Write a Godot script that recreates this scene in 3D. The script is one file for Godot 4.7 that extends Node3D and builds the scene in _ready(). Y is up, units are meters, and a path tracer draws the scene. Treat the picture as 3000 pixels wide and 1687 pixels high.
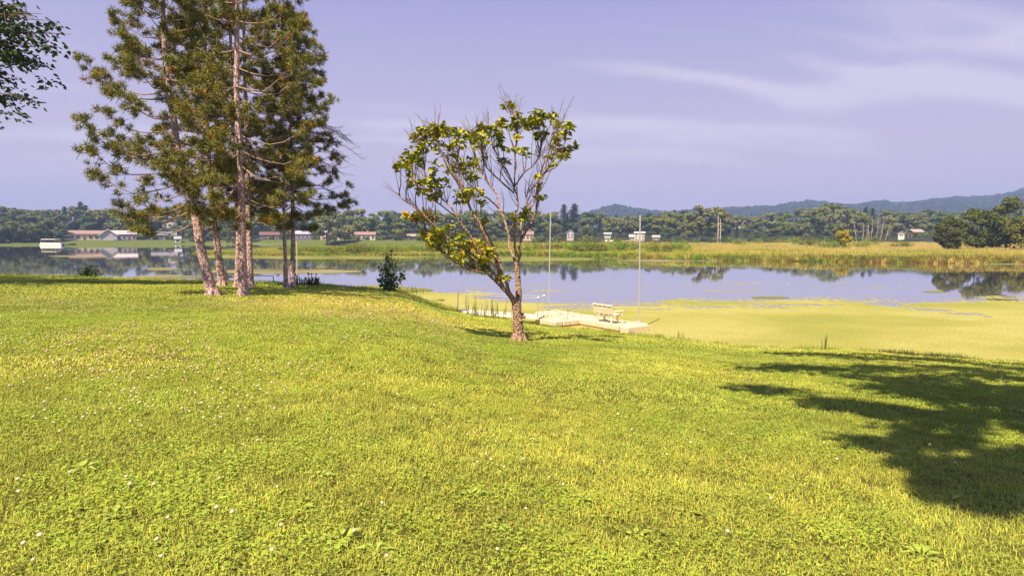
extends Node3D
# Lakeside lawn with pines, a sparse catalpa, a floating dock and a marsh; metres, y up, water at y = 0.

const F := 1788.0          # focal length in pixels of the 3000 px wide photograph
const EYE := 4.2           # lens above the water
const PITCH := 0.0856
var sun_dir := Vector3(0.47, -1.33, -0.88).normalized()   # the way sunlight travels
var used := {}
var wide := FastNoiseLite.new()
var fine := FastNoiseLite.new()
var mats := {}

# ---------------------------------------------------------------- helpers
class Geo:
	var v := PackedVector3Array()
	var n := PackedVector3Array()
	var c := PackedColorArray()
	var i := PackedInt32Array()
	func tri(a: Vector3, b: Vector3, d: Vector3, col: Color) -> void:
		var m := (b - a).cross(d - a).normalized()
		var k := v.size()
		v.append(a); v.append(b); v.append(d)
		n.append(m); n.append(m); n.append(m)
		c.append(col); c.append(col); c.append(col)
		i.append(k); i.append(k + 2); i.append(k + 1)
	func quad(a: Vector3, b: Vector3, d: Vector3, e: Vector3, col: Color) -> void:
		var m := (d - a).cross(e - b).normalized()
		var k := v.size()
		v.append(a); v.append(b); v.append(d); v.append(e)
		for q in 4:
			n.append(m); c.append(col)
		i.append(k); i.append(k + 2); i.append(k + 1)
		i.append(k); i.append(k + 3); i.append(k + 2)
	func box(at: Vector3, s: Vector3, b := Basis(), col := Color.WHITE) -> void:
		var h := s / 2
		for ax in 3:
			for sg in [-1.0, 1.0]:
				var nn := Vector3(); nn[ax] = sg
				var p := Vector3(); p[(ax + 1) % 3] = sg
				var q := Vector3(); q[(ax + 2) % 3] = 1.0
				quad(at + b * ((nn - p - q) * h), at + b * ((nn + p - q) * h), at + b * ((nn + p + q) * h), at + b * ((nn - p + q) * h), col)
	func soft_box(at: Vector3, s: Vector3, r: float, b := Basis(), col := Color.WHITE) -> void:
		# a block with chamfered vertical and top edges
		var h := s / 2
		var ring := [Vector2(h.x - r, h.z), Vector2(-h.x + r, h.z), Vector2(-h.x, h.z - r), Vector2(-h.x, -h.z + r), Vector2(-h.x + r, -h.z), Vector2(h.x - r, -h.z), Vector2(h.x, -h.z + r), Vector2(h.x, h.z - r)]
		var cx := Vector2(1 - r / h.x, 1 - r / h.z)
		var top := []
		var up := []
		var low := []
		for p in ring:
			low.append(at + b * Vector3(p.x, -h.y, p.y))
			up.append(at + b * Vector3(p.x, h.y - r, p.y))
			top.append(at + b * Vector3(p.x * cx.x, h.y, p.y * cx.y))
		for k in 8:
			var l := (k + 1) % 8
			quad(low[l], low[k], up[k], up[l], col)
			quad(up[l], up[k], top[k], top[l], col)
		for k in range(1, 7):
			tri(top[0], top[k + 1], top[k], col)
			tri(low[0], low[k], low[k + 1], col)
	func tube(p: Array, r: Array, sides := 7, col := Color.WHITE, cap := true) -> void:
		var k := v.size()
		var last := p.size() - 1
		var side := Vector3.RIGHT
		for a in p.size():
			var along: Vector3 = (p[mini(a + 1, last)] - p[maxi(a - 1, 0)]).normalized()
			if a == 0 and absf(along.x) > 0.8:
				side = Vector3.UP
			side = (side - along * side.dot(along)).normalized()
			var other := along.cross(side)
			for s in sides:
				var w := TAU * s / sides
				var o := side * cos(w) + other * sin(w)
				v.append(p[a] + o * r[a]); n.append(o); c.append(col)
		for a in last:
			for s in sides:
				var s2 := (s + 1) % sides
				var q0 := k + a * sides + s
				var q1 := k + a * sides + s2
				i.append(q0); i.append(q1 + sides); i.append(q1)
				i.append(q0); i.append(q0 + sides); i.append(q1 + sides)
		if cap:
			for e in [0, last]:
				for s in range(1, sides - 1):
					var q: int = k + e * sides
					if e == 0:
						tri(v[q], v[q + s + 1], v[q + s], col)
					else:
						tri(v[q], v[q + s], v[q + s + 1], col)
	func ball(at: Vector3, r: Vector3, rings := 5, segs := 8, col := Color.WHITE, lump := 0.0, rg: RandomNumberGenerator = null) -> void:
		var k := v.size()
		for a in rings + 1:
			var t := PI * a / rings
			for s in segs:
				var w := TAU * s / segs
				var o := Vector3(sin(t) * cos(w), cos(t), sin(t) * sin(w))
				var f := 1.0 + (rg.randf_range(-lump, lump) if rg else 0.0)
				v.append(at + o * r * f); n.append((o / r).normalized()); c.append(col)
		for a in rings:
			for s in segs:
				var q0 := k + a * segs + s
				var q1 := k + a * segs + (s + 1) % segs
				i.append(q0); i.append(q0 + segs); i.append(q1 + segs)
				i.append(q0); i.append(q1 + segs); i.append(q1)
	func mesh() -> ArrayMesh:
		var m := ArrayMesh.new()
		if v.size() == 0:
			return m
		var a := []
		a.resize(Mesh.ARRAY_MAX)
		a[Mesh.ARRAY_VERTEX] = v; a[Mesh.ARRAY_NORMAL] = n; a[Mesh.ARRAY_COLOR] = c; a[Mesh.ARRAY_INDEX] = i
		m.add_surface_from_arrays(Mesh.PRIMITIVE_TRIANGLES, a)
		return m

func rnd(s: int) -> RandomNumberGenerator:
	var r := RandomNumberGenerator.new()
	r.seed = s
	return r

func numbered(called: String) -> String:
	var k: int = used.get(called, 0)
	used[called] = k + 1
	return called if k == 0 else "%s_%03d" % [called, k]

func tag(o: Node3D, label: String, category := "", group := "", kind := "") -> Node3D:
	o.set_meta("label", label)
	if category: o.set_meta("category", category)
	if group: o.set_meta("group", group)
	if kind: o.set_meta("kind", kind)
	return o

func thing(called: String, label: String, category: String, at := Vector3.ZERO, turn := 0.0, group := "") -> Node3D:
	var o := Node3D.new()
	o.name = numbered(called)
	add_child(o)
	o.position = at
	o.rotation.y = turn
	tag(o, label, category, group)
	return o

func part(called: String, m: Mesh, mat: Material, parent: Node3D = null) -> MeshInstance3D:
	var o := MeshInstance3D.new()
	o.mesh = m
	o.material_override = mat
	if parent:
		o.name = called
		parent.add_child(o, true)
	else:
		o.name = numbered(called)
		add_child(o)
	return o

func scatter(called: String, m: Mesh, mat: Material, where: Array, tint: Array, parent: Node3D = null) -> MultiMeshInstance3D:
	var o := MultiMeshInstance3D.new()
	var mm := MultiMesh.new()
	mm.transform_format = MultiMesh.TRANSFORM_3D
	mm.use_colors = true
	mm.mesh = m
	mm.instance_count = where.size()
	for k in where.size():
		mm.set_instance_transform(k, where[k])
		mm.set_instance_color(k, tint[k])
	o.multimesh = mm
	o.material_override = mat
	o.set_meta("kind", "stuff")
	if parent:
		o.name = called
		parent.add_child(o, true)
	else:
		o.name = numbered(called)
		add_child(o)
	return o

func paint(lin: Color, rough := 0.8, vertex := false) -> StandardMaterial3D:
	var m := StandardMaterial3D.new()
	m.albedo_color = lin.linear_to_srgb()
	m.roughness = rough
	m.metallic_specular = 0.3
	m.vertex_color_use_as_albedo = vertex
	m.cull_mode = BaseMaterial3D.CULL_DISABLED
	return m

func leafy(lin: Color, through := 0.5) -> StandardMaterial3D:
	var m := paint(lin, 0.75, true)
	m.metallic_specular = 0.2
	if through > 0.0:
		m.backlight_enabled = true
		m.backlight = Color(through, through, through)
	return m

func noise_map(freq: float, low: Color, high: Color, seed_: int, octaves := 4, size := 512, tight := 0.0) -> NoiseTexture2D:
	var f := FastNoiseLite.new()
	f.seed = seed_
	f.frequency = freq
	f.fractal_octaves = octaves
	var t := NoiseTexture2D.new()
	t.width = size; t.height = size
	t.seamless = true
	t.noise = f
	var g := Gradient.new()
	g.set_color(0, low); g.set_color(1, high)
	g.set_offset(0, tight); g.set_offset(1, 1.0 - tight)
	t.color_ramp = g
	return t

func barky(light: Color, dark: Color, scale_: Vector3, seed_: int, relief := 2.0) -> StandardMaterial3D:
	# triplanar bark: stretched noise for colour and relief
	var m := paint(Color.WHITE, 0.9)
	m.albedo_texture = noise_map(0.02, dark.linear_to_srgb(), light.linear_to_srgb(), seed_, 5, 512, 0.28)
	m.uv1_triplanar = true
	m.uv1_world_triplanar = true
	m.uv1_scale = scale_
	m.heightmap_enabled = true
	m.heightmap_texture = noise_map(0.02, Color.BLACK, Color.WHITE, seed_, 5)
	m.heightmap_scale = relief
	return m

func at(u: float, v: float, d: float) -> Vector3:
	# the point d metres in front of the lens that the photograph shows at (u, v)
	var x := (u - 1500.0) / F
	var y := (843.5 - v) / F
	var dir := Vector3(x, y * cos(PITCH) - sin(PITCH), -cos(PITCH) - y * sin(PITCH))
	return Vector3(0, EYE, 0) + dir * (d / -dir.z)

func on_level(u: float, v: float, y: float) -> Vector3:
	var p := at(u, v, 1.0) - Vector3(0, EYE, 0)
	return Vector3(0, EYE, 0) + p * ((y - EYE) / p.y)

func on_lawn(u: float, v: float) -> Vector3:
	var d := 2.0
	while d < 60.0:
		var p := at(u, v, d)
		if p.y <= lawn_h(p.x, p.z):
			return p
		d += 0.08
	return at(u, v, 40.0)

func tab(t: Array, x: float) -> float:
	if x <= t[0][0]:
		return t[0][1]
	for k in range(1, t.size()):
		if x <= t[k][0]:
			return lerpf(t[k - 1][1], t[k][1], (x - t[k - 1][0]) / (t[k][0] - t[k - 1][0]))
	return t[-1][1]

func bearing(x: float, z: float) -> float:
	return 1500.0 + F * x / maxf(-z, 1.0)

# ---------------------------------------------------------------- the lie of the land
var lawn_edge := [[-180, 400], [-115, 400], [-85, 90], [-60, 54], [-40, 44.4], [-29.2, 35.5], [-17, 29.8], [-10.2, 30], [-5.4, 30.4], [-3.4, 29.6], [2.9, 27.4], [12.4, 26.1], [21.3, 24.4], [40, 26.2], [60, 34], [90, 70], [115, 400], [180, 400]]
var lawn_edge_y := [[-180, 2.65], [-60, 2.0], [-40, 1.98], [-29.2, 1.93], [-17, 1.9], [-10.2, 1.45], [-5.4, 0.5], [-3.4, 0.26], [2.9, 0.1], [12.4, 0.0], [60, 0.0], [90, 0.3], [115, 2.65], [180, 2.65]]
func lawn_h(x: float, z: float) -> float:
	var r := sqrt(x * x + z * z)
	var a := rad_to_deg(atan2(x, -z))
	var rc := tab(lawn_edge, a)
	var gc := tab(lawn_edge_y, a)
	var h: float
	if r <= rc:
		h = lerpf(2.65, gc, pow(r / rc, 1.25))
	else:
		var d := r - rc
		h = maxf(gc - 0.5 * d * d / (d + 0.7), -1.6)
	return h + 0.035 * wide.get_noise_2d(x * 3.0, z * 3.0) * clampf(r / 4.0, 0.0, 1.0)

var marsh_front := [[560, 137], [700, 131], [830, 126], [1250, 124], [1500, 122], [1750, 115], [2000, 105], [2300, 98], [3000, 92], [3700, 88]]
var marsh_back := [[560, 146], [700, 178], [900, 215], [1200, 240], [1320, 300]]
var far_shore := [[-600, 225], [0, 266], [100, 274], [190, 284], [300, 288], [520, 300], [700, 318], [900, 305], [1100, 290], [1300, 280], [1700, 272], [3600, 262]]
func in_marsh(x: float, z: float) -> float:
	# metres inside the marsh (negative outside)
	var u := bearing(x, z)
	var d := -z
	var j := 3.0 * wide.get_noise_2d(x * 0.9, z * 0.9)
	return minf(minf(d - tab(marsh_front, u), tab(marsh_back, u) - d), (u - 560.0) * 0.07) + j
func far_h(x: float, z: float) -> float:
	var u := bearing(x, z)
	var d := -z - tab(far_shore, u)
	var m := in_marsh(x, z)
	var h := clampf(m * 0.25, -1.5, 0.22)
	if u > 1300.0 and d > -60.0:
		h = maxf(h, 0.22)
	if d > -2.0:
		var right := smoothstep(1250.0, 1500.0, u)
		h = maxf(h, lerpf(2.0 * smoothstep(-2.0, 14.0, d), 0.22 + 1.5 * smoothstep(2.0, 45.0, d), right) + clampf(d - 40.0, 0.0, 75.0) * 0.085 + 0.15 * wide.get_noise_2d(x, z))
	return h

var hill_line := [[-600, 702], [900, 690], [1500, 660], [1690, 632], [1730, 615], [1765, 604], [1800, 597], [1840, 604], [1900, 612], [1960, 616], [2030, 611], [2120, 606], [2200, 602], [2260, 600], [2310, 592], [2365, 584], [2420, 590], [2500, 598], [2545, 588], [2580, 583], [2620, 592], [2660, 590], [2720, 579], [2800, 575], [2880, 572], [2935, 567], [2975, 553], [3030, 545], [3120, 536], [3400, 520], [3700, 560]]
const RIDGE := 1650.0
func hill_h(x: float, z: float) -> float:
	var u := bearing(x, z)
	var d := -z
	var top := EYE + (690.0 - tab(hill_line, u)) * RIDGE / F - 15.0
	var s := 1.0 - absf(d - RIDGE) / (720.0 if d < RIDGE else 500.0)
	s = clampf(s, 0.0, 1.0)
	s = s * s * (3.0 - 2.0 * s)
	return 14.0 + maxf(0.0, top - 14.0) * s + 4.0 * s * wide.get_noise_2d(x * 0.25, z * 0.25)

func sheet(xs: Array, zs: Array, h: Callable, col: Callable) -> ArrayMesh:
	var g := Geo.new()
	var w := xs.size()
	for z in zs:
		for x in xs:
			var e := 0.2
			var y: float = h.call(x, z)
			g.v.append(Vector3(x, y, z))
			g.n.append(Vector3(y - h.call(x + e, z), e, y - h.call(x, z + e)).normalized())
			g.c.append(col.call(x, z))
	for b in zs.size() - 1:
		for a in w - 1:
			var k := b * w + a
			# zs run away from the viewer, xs to the right
			g.i.append(k); g.i.append(k + w); g.i.append(k + 1)
			g.i.append(k + 1); g.i.append(k + w); g.i.append(k + w + 1)
	return g.mesh()

func steps(parts: Array) -> Array:
	# [from, to, step, to, step, ...]
	var out := [float(parts[0])]
	var k := 1
	while k < parts.size():
		var to: float = parts[k]
		var st: float = parts[k + 1]
		var count := int(round(absf(to - out[-1]) / st))
		var from: float = out[-1]
		for q in count:
			out.append(lerpf(from, to, float(q + 1) / count))
		k += 2
	return out

func lawn_tint(x: float, z: float) -> Color:
	# the lawn's own colours: lush clover, yellower worn turf, dry straw patches
	var a := wide.get_noise_2d(x * 2.2 + 40.0, z * 2.2)
	var b := fine.get_noise_2d(x * 3.0, z * 3.0)
	var c := Color(0.46, 0.485, 0.085)
	c = c.lerp(Color(0.34, 0.42, 0.07), clampf(0.35 - a * 1.4 + b * 0.6, 0.0, 1.0) * 0.75)
	c = c.lerp(Color(0.54, 0.51, 0.09), clampf(a * 1.6 + b * 0.9 - 0.25, 0.0, 1.0) * 0.8)
	c = c * (1.0 + 0.22 * fine.get_noise_2d(x * 1.1 + 50.0, z * 1.1) + 0.16 * a)
	# worn strip left of the ramp
	var p := Vector2(x + 4.6, (z + 19.0) * 0.8)
	c = c.lerp(Color(0.62, 0.51, 0.13), clampf(1.2 - p.length() / 4.0 + b * 1.3 + a * 0.8, 0.0, 1.0) * 0.6)
	return c

# ---------------------------------------------------------------- plants
func aim(at_: Vector3, y: Vector3, spin: float, s: float) -> Transform3D:
	# a transform whose y axis points along y
	var up := y.normalized()
	var x := up.cross(Vector3(0.31, 0.17, 0.93)).normalized()
	var z := x.cross(up)
	var b := Basis(x, up, z).rotated(up, spin)
	return Transform3D(b.scaled(Vector3(s, s, s)), at_)

func blade_patch(count: int, half: float, h0: float, h1: float, w: float, seed_: int, lean := 0.6) -> ArrayMesh:
	var r := rnd(seed_)
	var g := Geo.new()
	for k in count:
		var p := Vector3(r.randf_range(-half, half), -0.004, r.randf_range(-half, half))
		var a := r.randf() * TAU
		var out := Vector3(cos(a), 0, sin(a))
		var side := Vector3(-sin(a), 0, cos(a)).rotated(Vector3.UP, r.randf_range(-0.8, 0.8)) * w * r.randf_range(0.6, 1.3)
		var h := r.randf_range(h0, h1)
		var l := r.randf_range(0.1, lean) * h
		var t := r.randf()
		var col := Color(0.6, 0.68, 0.7).lerp(Color(1.3, 1.22, 1.05), t)
		if r.randf() < 0.1:
			col = Color(1.75, 1.25, 2.2)
		elif r.randf() < 0.2:
			col = Color(0.55, 0.75, 0.9)
		var m := p + out * l * 0.35 + Vector3.UP * h * 0.6
		var e := p + out * l * 1.2 + Vector3.UP * h * (1.0 - 0.45 * l / h)
		g.quad(p - side, p + side, m + side * 0.75, m - side * 0.75, col)
		g.tri(m - side * 0.75, m + side * 0.75, e, col)
	return g.mesh()

func round_leaf(g: Geo, at_: Vector3, up: Vector3, along: Vector3, l: float, w: float, col: Color, droop := 0.15) -> void:
	var side := along.cross(up).normalized() * w * 0.5
	var m := at_ + along * l * 0.45 + up * l * 0.06
	var e := at_ + along * l - up * l * droop
	g.tri(at_, m + side + up * l * 0.05, m, col)
	g.tri(at_, m, m - side + up * l * 0.05, col)
	g.tri(m, m + side + up * l * 0.05, e, col)
	g.tri(m, e, m - side + up * l * 0.05, col)

func clover_patch(count: int, half: float, seed_: int) -> ArrayMesh:
	var r := rnd(seed_)
	var g := Geo.new()
	for k in count:
		var p := Vector3(r.randf_range(-half, half), r.randf_range(0.02, 0.05), r.randf_range(-half, half))
		var tilt := Vector3(r.randf_range(-0.5, 0.5), 1, r.randf_range(-0.5, 0.5)).normalized()
		var a := r.randf() * TAU
		var s := r.randf_range(0.006, 0.0105)
		var col := Color(0.7, 0.95, 1.0).lerp(Color(1.15, 1.15, 1.2), r.randf())
		for q in 3:
			var d := Vector3(cos(a + q * TAU / 3), 0, sin(a + q * TAU / 3))
			d = (d - tilt * d.dot(tilt)).normalized()
			var s2 := d.cross(tilt) * s * 0.55
			g.quad(p, p + d * s * 0.6 - s2, p + d * s, p + d * s * 0.6 + s2, col)
	return g.mesh()

func blossom_mesh(seed_: int) -> ArrayMesh:
	var r := rnd(seed_)
	var g := Geo.new()
	var h := r.randf_range(0.055, 0.085)
	var o := Vector3(r.randf_range(-0.015, 0.015), h, r.randf_range(-0.015, 0.015))
	g.tube([Vector3.ZERO, o * 0.6, o], [0.0012, 0.001, 0.001], 3, Color(0.16, 0.2, 0.05), false)
	g.ball(o + Vector3(0, 0.004, 0), Vector3(0.0105, 0.0088, 0.0105), 4, 7, Color(0.62, 0.53, 0.40), 0.3, r)
	return g.mesh()

func smooth_path(p: Array, cuts := 4) -> Array:
	var out := []
	for k in p.size() - 1:
		var a: Vector3 = p[maxi(k - 1, 0)]
		var b: Vector3 = p[k]
		var c: Vector3 = p[k + 1]
		var d: Vector3 = p[mini(k + 2, p.size() - 1)]
		for q in cuts:
			out.append(b.cubic_interpolate(c, a, d, float(q) / cuts))
	out.append(p[-1])
	return out

func taper(a: float, b: float, count: int, power := 1.0) -> Array:
	var out := []
	for k in count:
		out.append(lerpf(a, b, pow(float(k) / (count - 1), power)))
	return out

# -- distant trees: 15 m tall prototypes, crown faces on uneven lobes
func lobed_crown(h: float, rx: float, base: float, lobes: int, faces: int, size: float, seed_: int, spread := 1.0) -> ArrayMesh:
	var r := rnd(seed_)
	var g := Geo.new()
	var mid := (h + base) / 2
	var ry := (h - base) / 2
	for k in lobes:
		var up := r.randf_range(-0.95, 0.92)
		var a := r.randf() * TAU
		var reach := sqrt(maxf(0.0, 1.0 - up * up)) * r.randf_range(0.45, 0.85) * spread
		if up < -0.3:
			reach *= 0.8
		var c := Vector3(cos(a) * rx * reach, mid + up * ry * 0.8, sin(a) * rx * reach)
		var lr := rx * r.randf_range(0.28, 0.46)
		var tone := r.randf_range(0.75, 1.2)
		for q in faces:
			var d := Vector3(r.randfn(), r.randfn() + 0.25, r.randfn()).normalized()
			var p := c + d * Vector3(lr, lr * 0.8, lr) * r.randf_range(0.75, 1.08)
			var nn := (d + Vector3(r.randf_range(-0.8, 0.8), r.randf_range(-0.8, 0.8), r.randf_range(-0.8, 0.8))).normalized()
			var x := nn.cross(Vector3(0.2, 0.9, 0.3)).normalized()
			var y := nn.cross(x)
			x = x.rotated(nn, r.randf() * TAU); y = nn.cross(x)
			var s := size * r.randf_range(0.55, 1.2)
			var col := Color(1, 1, 1) * (tone * r.randf_range(0.75, 1.25))
			g.tri(p + x * s * 0.7, p + y * s * 0.6 - x * s * 0.5, p - y * s * 0.6 - x * s * 0.5, col)
	return g.mesh()

func tree_trunk(h: float, r0: float, seed_: int, limbs := 4, reach := 2.4) -> ArrayMesh:
	var r := rnd(seed_)
	var g := Geo.new()
	var p := []
	for k in 6:
		var t := k / 5.0
		p.append(Vector3(r.randf_range(-0.25, 0.25) * t, -0.4 + (h + 0.4) * t, r.randf_range(-0.25, 0.25) * t))
	g.tube(p, [r0 * 1.3, r0, r0 * 0.85, r0 * 0.7, r0 * 0.5, r0 * 0.25], 6)
	for k in limbs:
		var s: Vector3 = p[2 + k % 3]
		var a := r.randf() * TAU
		var e := s + Vector3(cos(a) * reach, r.randf_range(1.2, 3.0), sin(a) * reach)
		g.tube([s, s.lerp(e, 0.5) + Vector3(0, -0.2, 0), e], [r0 * 0.4, r0 * 0.3, r0 * 0.12], 5)
	return g.mesh()

func fir_crown(h: float, rx: float, seed_: int, open_ := 0.0) -> ArrayMesh:
	var r := rnd(seed_)
	var g := Geo.new()
	var y := h * (0.18 + open_)
	while y < h * 0.99:
		var f := (y - h * 0.16) / (h * 0.84)
		var len_ := rx * pow(1.0 - f, 0.7) * r.randf_range(0.75, 1.1) + 0.25
		var count := int(5 + 4 * (1.0 - f))
		for k in count:
			var a := r.randf() * TAU
			var d := Vector3(cos(a), 0, sin(a))
			var l := len_ * r.randf_range(0.6, 1.1)
			var tone := r.randf_range(0.7, 1.2)
			for q in 9:
				var t := r.randf_range(0.15, 1.0)
				var p := Vector3(0, y + r.randf_range(-0.3, 0.3), 0) + d * l * t + Vector3(r.randf_range(-0.45, 0.45), -0.3 * t * t * l * 0.35, r.randf_range(-0.45, 0.45))
				var nn := Vector3(r.randf_range(-0.7, 0.7), 1, r.randf_range(-0.7, 0.7)).normalized()
				var x := d.rotated(nn, r.randf_range(-0.8, 0.8))
				x = (x - nn * nn.dot(x)).normalized()
				var z := nn.cross(x)
				var s := r.randf_range(0.3, 0.62)
				g.tri(p + x * s, p - x * s * 0.6 + z * s * 0.5, p - x * s * 0.6 - z * s * 0.5, Color(1, 1, 1) * (tone * r.randf_range(0.8, 1.2)))
		y += h * 0.03
	return g.mesh()

func shrub_crown(h: float, rx: float, seed_: int, faces := 900, size := 0.22) -> ArrayMesh:
	# a mound of leafy shoots
	var r := rnd(seed_)
	var g := Geo.new()
	for k in 26:
		var a := r.randf() * TAU
		var rr := rx * sqrt(r.randf())
		var foot := Vector3(cos(a) * rr * 0.6, 0, sin(a) * rr * 0.6)
		var top := Vector3(cos(a) * rr, h * r.randf_range(0.65, 1.0) * sqrt(maxf(0.1, 1.0 - pow(rr / (rx * 1.15), 2.0))), sin(a) * rr)
		var tone := r.randf_range(0.5, 1.3)
		for q in faces / 26:
			var t := pow(r.randf(), 0.6)
			var p := foot.lerp(top, t) + Vector3(r.randfn(), r.randfn() * 0.7, r.randfn()) * (0.12 * h * (0.5 + t * 0.5))
			p.y = maxf(p.y, 0.02)
			var nn := Vector3(r.randfn(), r.randfn() + 0.9, r.randfn()).normalized()
			var x := nn.cross(Vector3(r.randfn(), r.randfn(), r.randfn())).normalized()
			var z := nn.cross(x)
			var s := size * r.randf_range(0.6, 1.25)
			g.tri(p + x * s, p - x * s * 0.6 + z * s * 0.45, p - x * s * 0.6 - z * s * 0.45, Color(1, 1, 1) * (tone * r.randf_range(0.8, 1.25)))
	return g.mesh()

# -- red pines
func needle_tuft(seed_: int) -> ArrayMesh:
	var r := rnd(seed_)
	var g := Geo.new()
	for k in 30:
		var a := r.randf() * TAU
		var e := r.randf_range(-0.25, 1.2)
		var d := Vector3(cos(a) * cos(e), sin(e), sin(a) * cos(e))
		var foot := Vector3(0, r.randf_range(-0.08, 0.06), 0)
		var side := d.cross(Vector3(r.randfn(), r.randfn(), r.randfn())).normalized() * 0.0085
		var l := r.randf_range(0.11, 0.19)
		var bend := Vector3(0, -0.02, 0)
		var tone := r.randf_range(0.6, 1.35)
		g.quad(foot - side, foot + side, foot + d * l + bend + side * 0.5, foot + d * l + bend - side * 0.5, Color(tone, tone, tone))
	return g.mesh()

func pine(path: Array, radii: Array, spec: Dictionary, label: String) -> Node3D:
	# path: world points of the trunk; spec: first branch height, profile of branch length against height, leanings
	var r := rnd(spec.seed)
	var root := thing("pine_tree", label, "pine tree", path[0], 0.0, "tall pines on the lawn by the lake")
	var o: Vector3 = path[0]
	var local := []
	for p in path:
		local.append(p - o)
	var line := smooth_path(local, 5)
	var rad := []
	for k in line.size():
		var t := float(k) / (line.size() - 1) * (radii.size() - 1)
		rad.append(lerpf(radii[int(t)], radii[mini(int(t) + 1, radii.size() - 1)], t - int(t)) * (1.0 + 0.04 * sin(k * 2.3)))
	var g := Geo.new()
	g.tube(line, rad, 12)
	# root flare
	for k in 5:
		var a := k * TAU / 5 + r.randf()
		var d := Vector3(cos(a), 0, sin(a))
		g.tube([local[0] + d * rad[0] * 0.35 + Vector3(0, 0.3, 0), local[0] + d * rad[0] * 1.0 + Vector3(0, 0.08, 0), local[0] + d * rad[0] * 1.5 - Vector3(0, 0.06, 0)], [rad[0] * 0.5, rad[0] * 0.42, rad[0] * 0.16], 6)
	part("trunk", g.mesh(), mats.pine_bark, root)
	var where := []
	var tint := []
	var y: float = spec.first
	var top: float = line[-1].y
	while y < top - 0.1:
		var s := trunk_at(line, y)
		var reach: float = tab(spec.reach, y)
		var whorl := 4 + int(r.randf() * 2.0)
		var spin := r.randf() * TAU
		for k in whorl:
			var a := spin + TAU * k / whorl + r.randf_range(-0.4, 0.4)
			var d := Vector3(cos(a), 0, sin(a))
			var l := reach * r.randf_range(0.7, 1.12)
			if spec.has("lean"):
				l *= 1.0 + spec.lean.dot(d)
			if l < 0.35 or r.randf() < spec.get("skip", 0.3):
				continue
			var rise: float = lerpf(-0.22, 0.5, clampf((y - spec.first) / (top - spec.first), 0, 1)) + r.randf_range(-0.12, 0.12)
			var bp := []
			for q in 6:
				var t := q / 5.0
				bp.append(s + d * l * t + Vector3(0, l * (rise * t - 0.16 * sin(t * PI) + 0.16 * t * t), 0) + Vector3(r.randf_range(-1, 1), r.randf_range(-1, 1), r.randf_range(-1, 1)) * 0.05 * l * t)
			var bg := Geo.new()
			var br := 0.011 + 0.008 * l
			bg.tube(bp, taper(br, 0.007, 6), 5, Color.WHITE, false)
			# side shoots with tufts at their ends
			var shoots := int(3 + l * 2.6)
			for q in shoots:
				var t := r.randf_range(spec.get("bare", 0.3) + 0.12, 1.0)
				var f := t * 5.0
				var b0: Vector3 = bp[int(f)].lerp(bp[mini(int(f) + 1, 5)], f - int(f))
				var sd := (d.rotated(Vector3.UP, r.randf_range(0.35, 1.15) * (1 if q % 2 else -1)) + Vector3(0, r.randf_range(-0.1, 0.6), 0)).normalized()
				var sl := r.randf_range(0.25, 0.65) * (0.6 + 0.25 * l) * (1.15 - 0.5 * t)
				var b1 := b0 + sd * sl
				var bm := b0.lerp(b1, 0.5) - Vector3(0, 0.04 * sl, 0)
				bg.tube([b0, bm, b1], [0.008, 0.006, 0.004], 4, Color.WHITE, false)
				for e in 3:
					var pt: Vector3 = b1 if e == 0 else (bm.lerp(b1, r.randf_range(0.2, 0.9)) + Vector3(r.randf_range(-0.14, 0.14), r.randf_range(-0.04, 0.14), r.randf_range(-0.14, 0.14)))
					where.append(aim(pt, sd + Vector3(0, 0.5, 0) + Vector3(r.randf_range(-0.5, 0.5), 0, r.randf_range(-0.5, 0.5)), r.randf() * TAU, r.randf_range(0.8, 1.25) * spec.get("tuft", 1.0)))
					var w := r.randf()
					tint.append(Color(0.8, 0.9, 0.9).lerp(Color(1.35, 1.15, 0.9), w) if r.randf() > 0.06 else Color(1.9, 1.05, 0.8))
			for e in 3:
				where.append(aim(bp[5] + Vector3(r.randf_range(-0.08, 0.08), r.randf_range(-0.02, 0.1), r.randf_range(-0.08, 0.08)), d + Vector3(0, 0.6, 0), r.randf() * TAU, r.randf_range(0.9, 1.3) * spec.get("tuft", 1.0)))
				tint.append(Color(1.1, 1.05, 0.9))
			part("branch", bg.mesh(), mats.pine_twig, root)
		y += spec.get("gap", 0.42) * r.randf_range(0.8, 1.2)
	for k in spec.get("dead", 0):
		var yy: float = r.randf_range(spec.dead_from, spec.dead_to)
		var s := trunk_at(line, yy)
		var a: float = spec.dead_turn + r.randf_range(-0.7, 0.7)
		var d := Vector3(cos(a), 0, sin(a))
		var l := r.randf_range(1.9, 3.1)
		var bp := [s, s + d * l * 0.5 + Vector3(0, 0.02 * l, 0), s + d * l * 0.8 + Vector3(0, -0.1 * l, 0), s + d * l + Vector3(0, -0.26 * l, 0)]
		var bg := Geo.new()
		bg.tube(bp, [0.02, 0.015, 0.011, 0.007], 4, Color.WHITE, false)
		for q in 5:
			var b0: Vector3 = bp[1].lerp(bp[3], r.randf())
			bg.tube([b0, b0 + (d + Vector3(0, r.randf_range(-0.6, 0.5), 0)).rotated(Vector3.UP, r.randf_range(-0.9, 0.9)) * r.randf_range(0.3, 0.8)], [0.008, 0.005], 4, Color.WHITE, false)
		part("dead_branch", bg.mesh(), mats.dead_wood, root)
	scatter("needles", mats.tuft_mesh, mats.needles, where, tint, root)
	return root

func trunk_at(line: Array, y: float) -> Vector3:
	for k in range(1, line.size()):
		if line[k].y >= y:
			return line[k - 1].lerp(line[k], clampf((y - line[k - 1].y) / maxf(line[k].y - line[k - 1].y, 0.001), 0, 1))
	return line[-1]

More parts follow.
